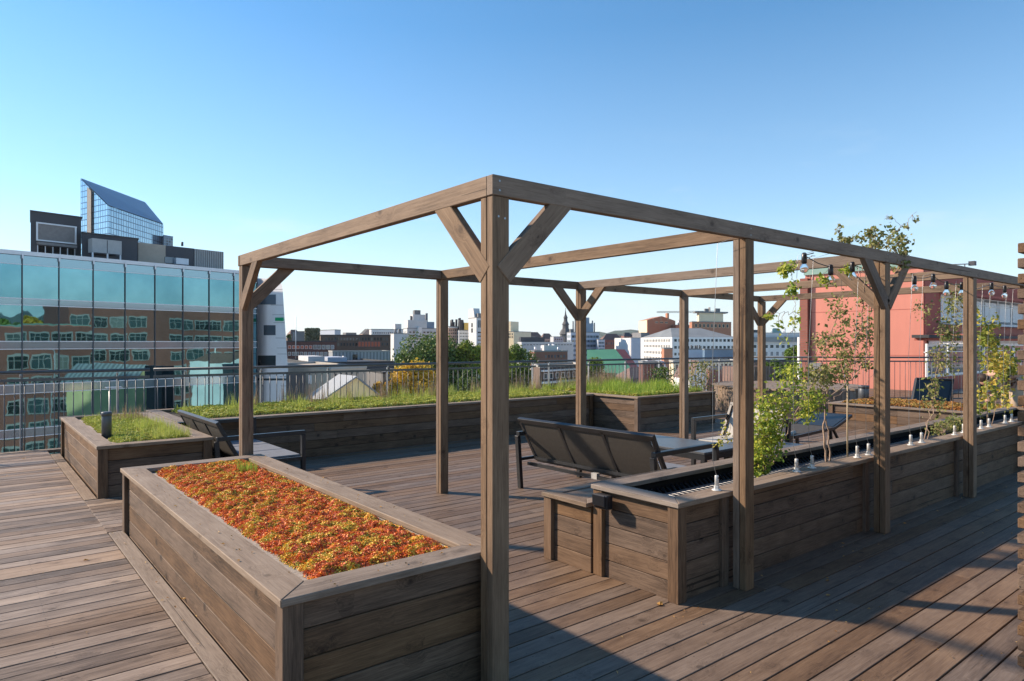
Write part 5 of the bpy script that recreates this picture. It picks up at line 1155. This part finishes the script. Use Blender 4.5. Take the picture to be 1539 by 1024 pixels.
def shrub(x, y, z, r, h, n, mat, label, seed, ls=.035):
    g = np.random.RandomState(seed); t = thing('shrub', (x, y, z), label, 'shrub')
    m = MB(); 
    for i in range(9): a = g.uniform(0, 6.28); m.tube([(x, y, z), (x+math.cos(a)*r*.5, y+math.sin(a)*r*.5, z+h*.6), (x+math.cos(a)*r*.9, y+math.sin(a)*r*.9, z+h)], [.008, .005, .002], 4)
    m.build('stem', M['vine'], t); c = np.stack([g.normal(size=n)*r*.5+x, g.normal(size=n)*r*.5+y, z+g.uniform(.1, 1.05, n)*h], -1)
    cloud('foliage', leaves(c, g.normal(size=(n, 3))+[0, 0, .6], g.uniform(.6, 1.3, n)*ls, .6, .15, g), LF, M[mat], t)
p = P(1052, 600, 14.5); shrub(p.x, p.y, .1, .32, .95, 700, 'leaf_mix', 'sparse pale shrub beyond the right end of the square ended planter', 61, .06)
p = P(1004, 590, 15.2); shrub(p.x-.2, p.y, .3, .25, .62, 1200, 'tree_dark', 'small dark round shrub between the two far pergola posts', 62, .05)

# ---- salmon building on the right
def PF(x, y): r = x*SA-y*CA; F = x*CA+y*SA; return (CX+FPX*r/F, F)
SX, SY = 25.07, 9.07
sa = Bld('salmon_building', PF(SX, 13.2), PF(SX, SY), PF(46, SY), 400, 'salmon', 'salmon rendered building with white framed windows, right behind the railing', roofmat='copper')
sa.band('R', 1388.5, 1412, 401, 505, 'salmon_red', .03, 'red_wall'); sa.band('R', 1412.2, 1600, 401, 441, 'salmon_red', .03, 'red_wall'); sa.band('R', 1412.2, 1600, 441.2, 486, 'wall_white', .05, 'white_wall')  # deeper red puts the shade of this unlit face into the colour
sa.band('R', 1410, 1600, 484, 487.5, 'wall_white', .30, 'sill'); sa.band('R', 1410, 1600, 438, 442, 'salmon_red', .45, 'canopy')
sa.windows('R', 1426, 1600, 446, 483, 9, 1, .80, .84, 'win_pale', 'frame_white')
sa.band('R', 1440, 1600, 456, 457, 'frame_white', .11, 'transom')
ex_ = Bld('window_bay', PF(25.35, SY-.06), PF(25.35, 7.9), PF(46, 7.9), 512, 'wall_white', 'white framed glazed bay at the foot of the salmon building, right', 'bay window', roofmat='salmon_red')
ex_.band('R', 1370, 1640, 503.5, 508, 'roof_dark', .45, 'canopy'); ex_.band('R', 1374, 1640, 508.2, 512, 'salmon_red', .35, 'canopy_edge')
ex_.windows('R', 1390, 1560, 519, 566, 7, 1, .84, .90, 'win_pale', 'frame_white'); ex_.band('R', 1388, 1600, 529, 530.2, 'frame_white', .12, 'transom')
ex_.band('R', 1376, 1640, 568, 592, 'salmon_red', .05, 'red_wall'); ex_.band('R', 1372, 1640, 592.5, 599, 'roof_grey', .5, 'ledge'); ex_.band('R', 1372, 1640, 599.5, 605, 'salmon_red', .3, 'red_ledge'); ex_.band('R', 1372, 1640, 605.5, 640, 'wall_white', .2, 'tiled_wall')
sa.band('L', 1211, 1387.5, 592, 599, 'roof_grey', .3, 'ledge'); sa.band('L', 1211, 1387.5, 599.5, 604, 'salmon_red', .2, 'red_ledge'); sa.band('L', 1240, 1387.5, 604.5, 640, 'wall_white', .15, 'tiled_wall')
q = sa.hit('L', 1219, 440); MB().tube([(q.x-.06, q.y, 4.2), (q.x-.06, q.y, -3)], .02, 6).build('downpipe', M['roof_brown'], sa.t)
sa.band('L', 1216, 1236, 545, 590, 'wall_mid', .12, 'grey_hatch')
for px in (1306,): sa.band('L', px, px+.7, 412, 590, 'salmon_red', .006, 'joint')
sa.band('L', 1212, 1387, 470, 470.6, 'salmon_red', .006, 'joint'); sa.band('L', 1212, 1387, 532, 532.6, 'salmon_red', .006, 'joint')
q = PF(24, 9); t = thing('aerial', P(1450, 400, 40), 'small rooftop aerial above the right end of the front beam', 'aerial'); a = P(1450, 398, 40); m = MB(); m.tube([(a.x, a.y, 3.5), (a.x, a.y, a.z)], .03, 5); m.tube([tuple(a+Vector(K(-.9, 0)+(0,))), tuple(a+Vector(K(.5, 0)+(.05,)))], .03, 5); m.build('mast', M['wall_mid'], t)
MB().box(tuple(a+Vector((-.16, -.16, -.05))+Vector(K(.45, 0)+(0,))), tuple(a+Vector((.16, .16, .2))+Vector(K(.45, 0)+(0,)))).build('head', M['wall_dark'], t)
# black panel leaning behind the distant planter
F = 13.2; t = thing('leaning_panel', P(1398, 612, F), 'black square panel leaning on its edge beyond the distant planter', 'panel')
bk = Vector(K(0, .05)+(0,)); pts = [P(1369, 612, F), P(1424, 614, F), P(1432.5, 571, F+.25), P(1377, 569, F+.25)]
m = MB(); m.add(pts+[p+bk for p in pts], [(0, 1, 2, 3), (7, 6, 5, 4), (0, 4, 5, 1), (1, 5, 6, 2), (2, 6, 7, 3), (3, 7, 4, 0)]); m.build('board', M['liner'], t)
for a, b in ((0, 1), (1, 2), (2, 3), (3, 0)): MB().beam(pts[a]-bk*.2, pts[b]-bk*.2, .03, .03, (1, 0, .2)).build('edge', M['black'], t)
MB().beam(P(1425, 571, F+.3), P(1436, 625, F+.9), .03, .03, (1, 0, .2)).build('strut', M['black'], t)

# ---- brick office that the mirror glass looks back at (right of the view, behind)
br = Bld('brick_office', PF(*[a*1 for a in (K(72, 70))]), PF(*K(36, 22)), PF(*K(58, 5)), 440, 'brick_red', 'long red brown brick office off to the right, seen mirrored in the blue glass', roofmat='roof_dark') if 0 else None
def wallbox(name, A, B, dep, z0, z1, mat, label, nfl, ncol, zt0, cat='building'):
    t = thing(name, (A[0], A[1], z0), label, cat); A = Vector(A+(0,)); B = Vector(B+(0,)); d = (B-A).normalized(); L = (B-A).length; n = Vector((-d.y, d.x, 0)); 
    if n.dot(Q0-A) < 0: n = -n
    c = [A, B, B-n*dep, A-n*dep]; m = MB()
    for i in range(4):
        a, b = c[i], c[(i+1) % 4]; l = (b-a).length; m.quad(a+U*z0, b+U*z0, b+U*z1, a+U*z1, [(0, 0, 0), (l, 0, 0), (l, z1-z0, 0), (0, z1-z0, 0)])
    m.quad(*[p+U*z1 for p in c]); m.build('wall', M[mat], t)
    rt = Matrix((d, -n, U)).transposed().to_4x4(); fl = 3.6; cw = L/ncol; first = None
    for j in range(nfl):
        zc = zt0-j*fl
        m = MB(); q = A+n*.01; v = [q+U*(zc-1.25), q+d*L+U*(zc-1.25), q+d*L+U*(zc+1.25), q+U*(zc+1.25)]
        for i in range(ncol):
            if (i+j*0) % 5 == 4: continue
            mt = Matrix.Translation(A+d*(cw*(i+.5))+U*zc) @ rt
            if first is None:
                m = MB(); m.box((-cw*.40, -.06, -1.0), (cw*.40, .01, 1.0)); first = m.build('window', M['win_mir'], t); first.matrix_parent_inverse = Matrix.Translation(-t.location); first.matrix_basis = mt
                m = MB(); e = .16
                m.box((-cw*.4-e, -.12, -1-e), (cw*.4+e, .0, -1)); m.box((-cw*.4-e, -.12, 1), (cw*.4+e, 0, 1+e*2)); m.box((-cw*.4-e, -.12, -1), (-cw*.4, 0, 1)); m.box((cw*.4, -.12, -1), (cw*.4+e, 0, 1))
                for u in (-.13, .13): m.box((cw*u-.05, -.1, -1), (cw*u+.05, -.061, 1))
                m.box((-cw*.4, -.11, .35), (cw*.4, -.061, .43)); fr = m.build('frame', M['frame_mir'], first)
            else:
                o = first.copy(); C.objects.link(o); o.matrix_basis = mt; f2 = fr.copy(); C.objects.link(f2); f2.parent = o
    return t
M['frame_mir'] = plain('dimmed_window_frame', (.30, .28, .26), .6); M['brick_mir'] = brick('umber_brick', (.24, .075, .05), (.31, .10, .07), (.18, .12, .1)); M['win_mir'] = glass_dark('mirrored_side_glass', (.02, .035, .035))  # frames greyed so their reflections in the mirror glass stay subdued
BA = K(47.5, 28.6); BB = K(47.5+.614*62, 28.6+.789*62)
wallbox('brick_office', BA, BB, 12, GZ, 9.2, 'brick_mir', 'long red brown brick office right of the view, seen only mirrored in the blue glass', 8, 15, 5.6)
wallbox('brick_rear_facing', (46.5, SY+4.25), (24.9, SY+4.25), .3, GZ, 3.95, 'brick_mir', 'brick facing added over the rear of the salmon building, seen only mirrored in the blue glass', 6, 6, 1.8)  # thin facing added to hide the plain salmon wall in the reflection
# the block that carries the terrace
t = thing('terrace_block', (8, 3, GZ), 'brick block that carries the roof terrace', 'building'); m = MB(); x0, x1, y0, y1 = -5.15, 23.1, -4.0, 10.9
c = [Vector((x0, y0, 0)), Vector((x1, y0, 0)), Vector((x1, y1, 0)), Vector((x0, y1, 0))]
for i in range(4):
    a, b = c[i], c[(i+1) % 4]; l = (b-a).length; m.quad(a+U*GZ, b+U*GZ, b-U*.51, a-U*.51, [(0, 0, 0), (l, 0, 0), (l, 23.5, 0), (0, 23.5, 0)])
m.build('wall', M['brick_mir'], t)
for j in range(6):
    for i in range(9):
        x = x0+.8+i*3.1; z = -3-3.6*j; w_ = MB().box((x, y1-.03, z-1), (x+2.5, y1+.05, z+.8)).build('window', M['win_mir'], t)
        m = MB(); m.box((x-.1, y1+.0, z+.8), (x+2.6, y1+.12, z+1.0)); m.box((x-.1, y1, z-1.1), (x+2.6, y1+.14, z-1.0)); m.box((x+.8, y1, z-1), (x+.9, y1+.1, z+.8)); m.box((x+1.6, y1, z-1), (x+1.7, y1+.1, z+.8)); m.build('frame', M['frame_mir'], w_)
for j in range(6): z = -1.9-3.6*j; MB().box((x0, y1+.001, z-.1), (x1, y1+.03, z+.25)).build('string_course', M['wall_white'], t)

# ------------------------------------------------------------------ person bending over behind the distant planter
def skin(name, verts, edges, radii, mat, parent, root=0, sub=2):
    me = bpy.data.meshes.new(name); me.from_pydata([tuple(v) for v in verts], edges, []); o = bpy.data.objects.new(name, me); C.objects.link(o)
    sk = o.modifiers.new('skin', 'SKIN'); sk.use_smooth_shade = True
    if not me.skin_vertices: me.skin_vertices.new()
    for i, r in enumerate(radii):
        d = me.skin_vertices[0].data[i]; d.radius = (r, r) if not isinstance(r, tuple) else r; d.use_root = (i == root)
    o.modifiers.new('sub', 'SUBSURF').levels = sub; o.modifiers['sub'].render_levels = sub
    me.materials.append(M[mat]); 
    if parent: o.parent = parent
    return o
M['skin'] = plain('skin', (.50, .29, .20), .55, 0, .05, 20); M['trouser'] = plain('tan_trousers', (.46, .35, .25), .85, 0, .1, 14, bump=.003); M['shirt'] = plain('black_jacket', (.02, .02, .025), .8, 0, .2, 14, bump=.003); M['hair'] = plain('dark_hair', (.03, .018, .012), .7, 0, .3, 60)
M['shoe'] = plain('dark_shoe', (.05, .04, .035), .6)
pr = thing('person', (0, 0, 0), 'person in tan trousers and black jacket bending over beside the autumn vine', 'person'); LOCAL.add(pr.name)
# local: -x = towards the head, z up; y sideways
V_ = [(0, 0, .90), (-.12, 0, .97), (-.28, 0, 1.00), (-.42, 0, .96), (-.50, 0, .90), (-.58, 0, .84), (-.66, 0, .80),                 # pelvis, spine, chest, neck, head, head end
      (0, .10, .86), (-.02, .12, .50), (.06, .12, .10), (-.10, .13, .05),                                   # left leg
      (0, -.10, .86), (-.10, -.12, .48), (.02, -.12, .10), (-.14, -.13, .05),
      (-.42, .18, .90), (-.45, .24, .66), (-.58, .20, .50), (-.42, -.18, .90), (-.48, -.24, .68), (-.66, -.16, .56)]
E_ = [(0, 1), (1, 2), (2, 3), (3, 4), (4, 5), (5, 6), (0, 7), (7, 8), (8, 9), (9, 10), (0, 11), (11, 12), (12, 13), (13, 14), (3, 15), (15, 16), (16, 17), (3, 18), (18, 19), (19, 20)]
R__ = [.155, .14, .15, .15, .065, .10, .085, .105, .072, .045, .04, .105, .072, .045, .04, .065, .048, .032, .065, .048, .032]
skin('body', V_, E_, R__, 'skin', pr)
skin('trousers', [(-.07, 0, .95), (.0, 0, .905), (.015, .10, .85), (-.01, .12, .50), (.06, .12, .13), (.015, -.10, .85), (-.09, -.12, .48), (.02, -.12, .13)], [(0, 1), (1, 2), (2, 3), (3, 4), (1, 5), (5, 6), (6, 7)], [.165, .175, .125, .088, .075, .125, .088, .075], 'trouser', pr)
skin('jacket', [(-.08, 0, .97), (-.28, 0, 1.01), (-.42, 0, .97), (-.42, .17, .91), (-.45, .24, .68), (-.53, .215, .56), (-.42, -.17, .91), (-.48, -.24, .70), (-.59, -.19, .61)], [(0, 1), (1, 2), (2, 3), (3, 4), (4, 5), (2, 6), (6, 7), (7, 8)], [.165, .170, .165, .080, .062, .048, .080, .062, .048], 'shirt', pr)
skin('hair', [(-.555, 0, .905), (-.61, 0, .875), (-.68, 0, .83)], [(0, 1), (1, 2)], [.085, .10, .085], 'hair', pr)
for sy, hx, hz, dx in ((1, -.58, .50, -1), (-1, -.66, .56, -1)):
    hy = .20*sy if sy > 0 else -.16
    for k in range(4): fy = hy+(k-1.5)*.02; L = (.070, .082, .078, .062)[k]; MB().tube([(hx-.015, fy, hz-.02), (hx-.045, fy, hz-.05), (hx-.05, fy, hz-.05-L*.5), (hx-.035, fy, hz-.05-L)], [.011, .010, .009, .007], 6).build('finger', M['skin'], pr)
    MB().tube([(hx, hy-.03*sy, hz), (hx-.02, hy-.05*sy, hz-.03), (hx-.035, hy-.05*sy, hz-.06)], [.013, .011, .009], 6).build('thumb', M['skin'], pr)
    MB().lathe([(.012, .03), (.034, .01), (.038, -.02), (.030, -.05), (.012, -.06)], (hx-.02, hy, hz), 10).build('palm', M['skin'], pr)
for sy, x in ((1, .06), (-1, .02)):
    m = MB(); m.tube([(x+.06, .12*sy, .05), (x, .12*sy, .055), (x-.10, .12*sy, .045), (x-.19, .13*sy, .03)], [.035, .048, .042, .025], 10); m.build('shoe', M['shoe'], pr)
a = P(1522, 600, 11.9); pr.location = (a.x, a.y, 0); pr.rotation_euler = (0, 0, -(R_(90)-AZ)+R_(12))

# remove the unused anchor datablock names that could look odd
bpy.context.view_layer.update()

# ------------------------------------------------------------------ light city haze
hm = bpy.data.materials.new('haze'); hm.use_nodes = True; hn = hm.node_tree; hn.nodes.clear()
pv = hn.nodes.new('ShaderNodeVolumePrincipled'); ho = hn.nodes.new('ShaderNodeOutputMaterial'); hn.links.new(pv.outputs[0], ho.inputs['Volume'])
pv.inputs['Density'].default_value = 7e-5; pv.inputs['Color'].default_value = (.88, .93, 1, 1); pv.inputs['Anisotropy'].default_value = .2
mb = MB(); mb.box((-3200, -3200, GZ-3), (3200, 3200, 150)); tag(mb.build('haze', hm), kind='stuff')
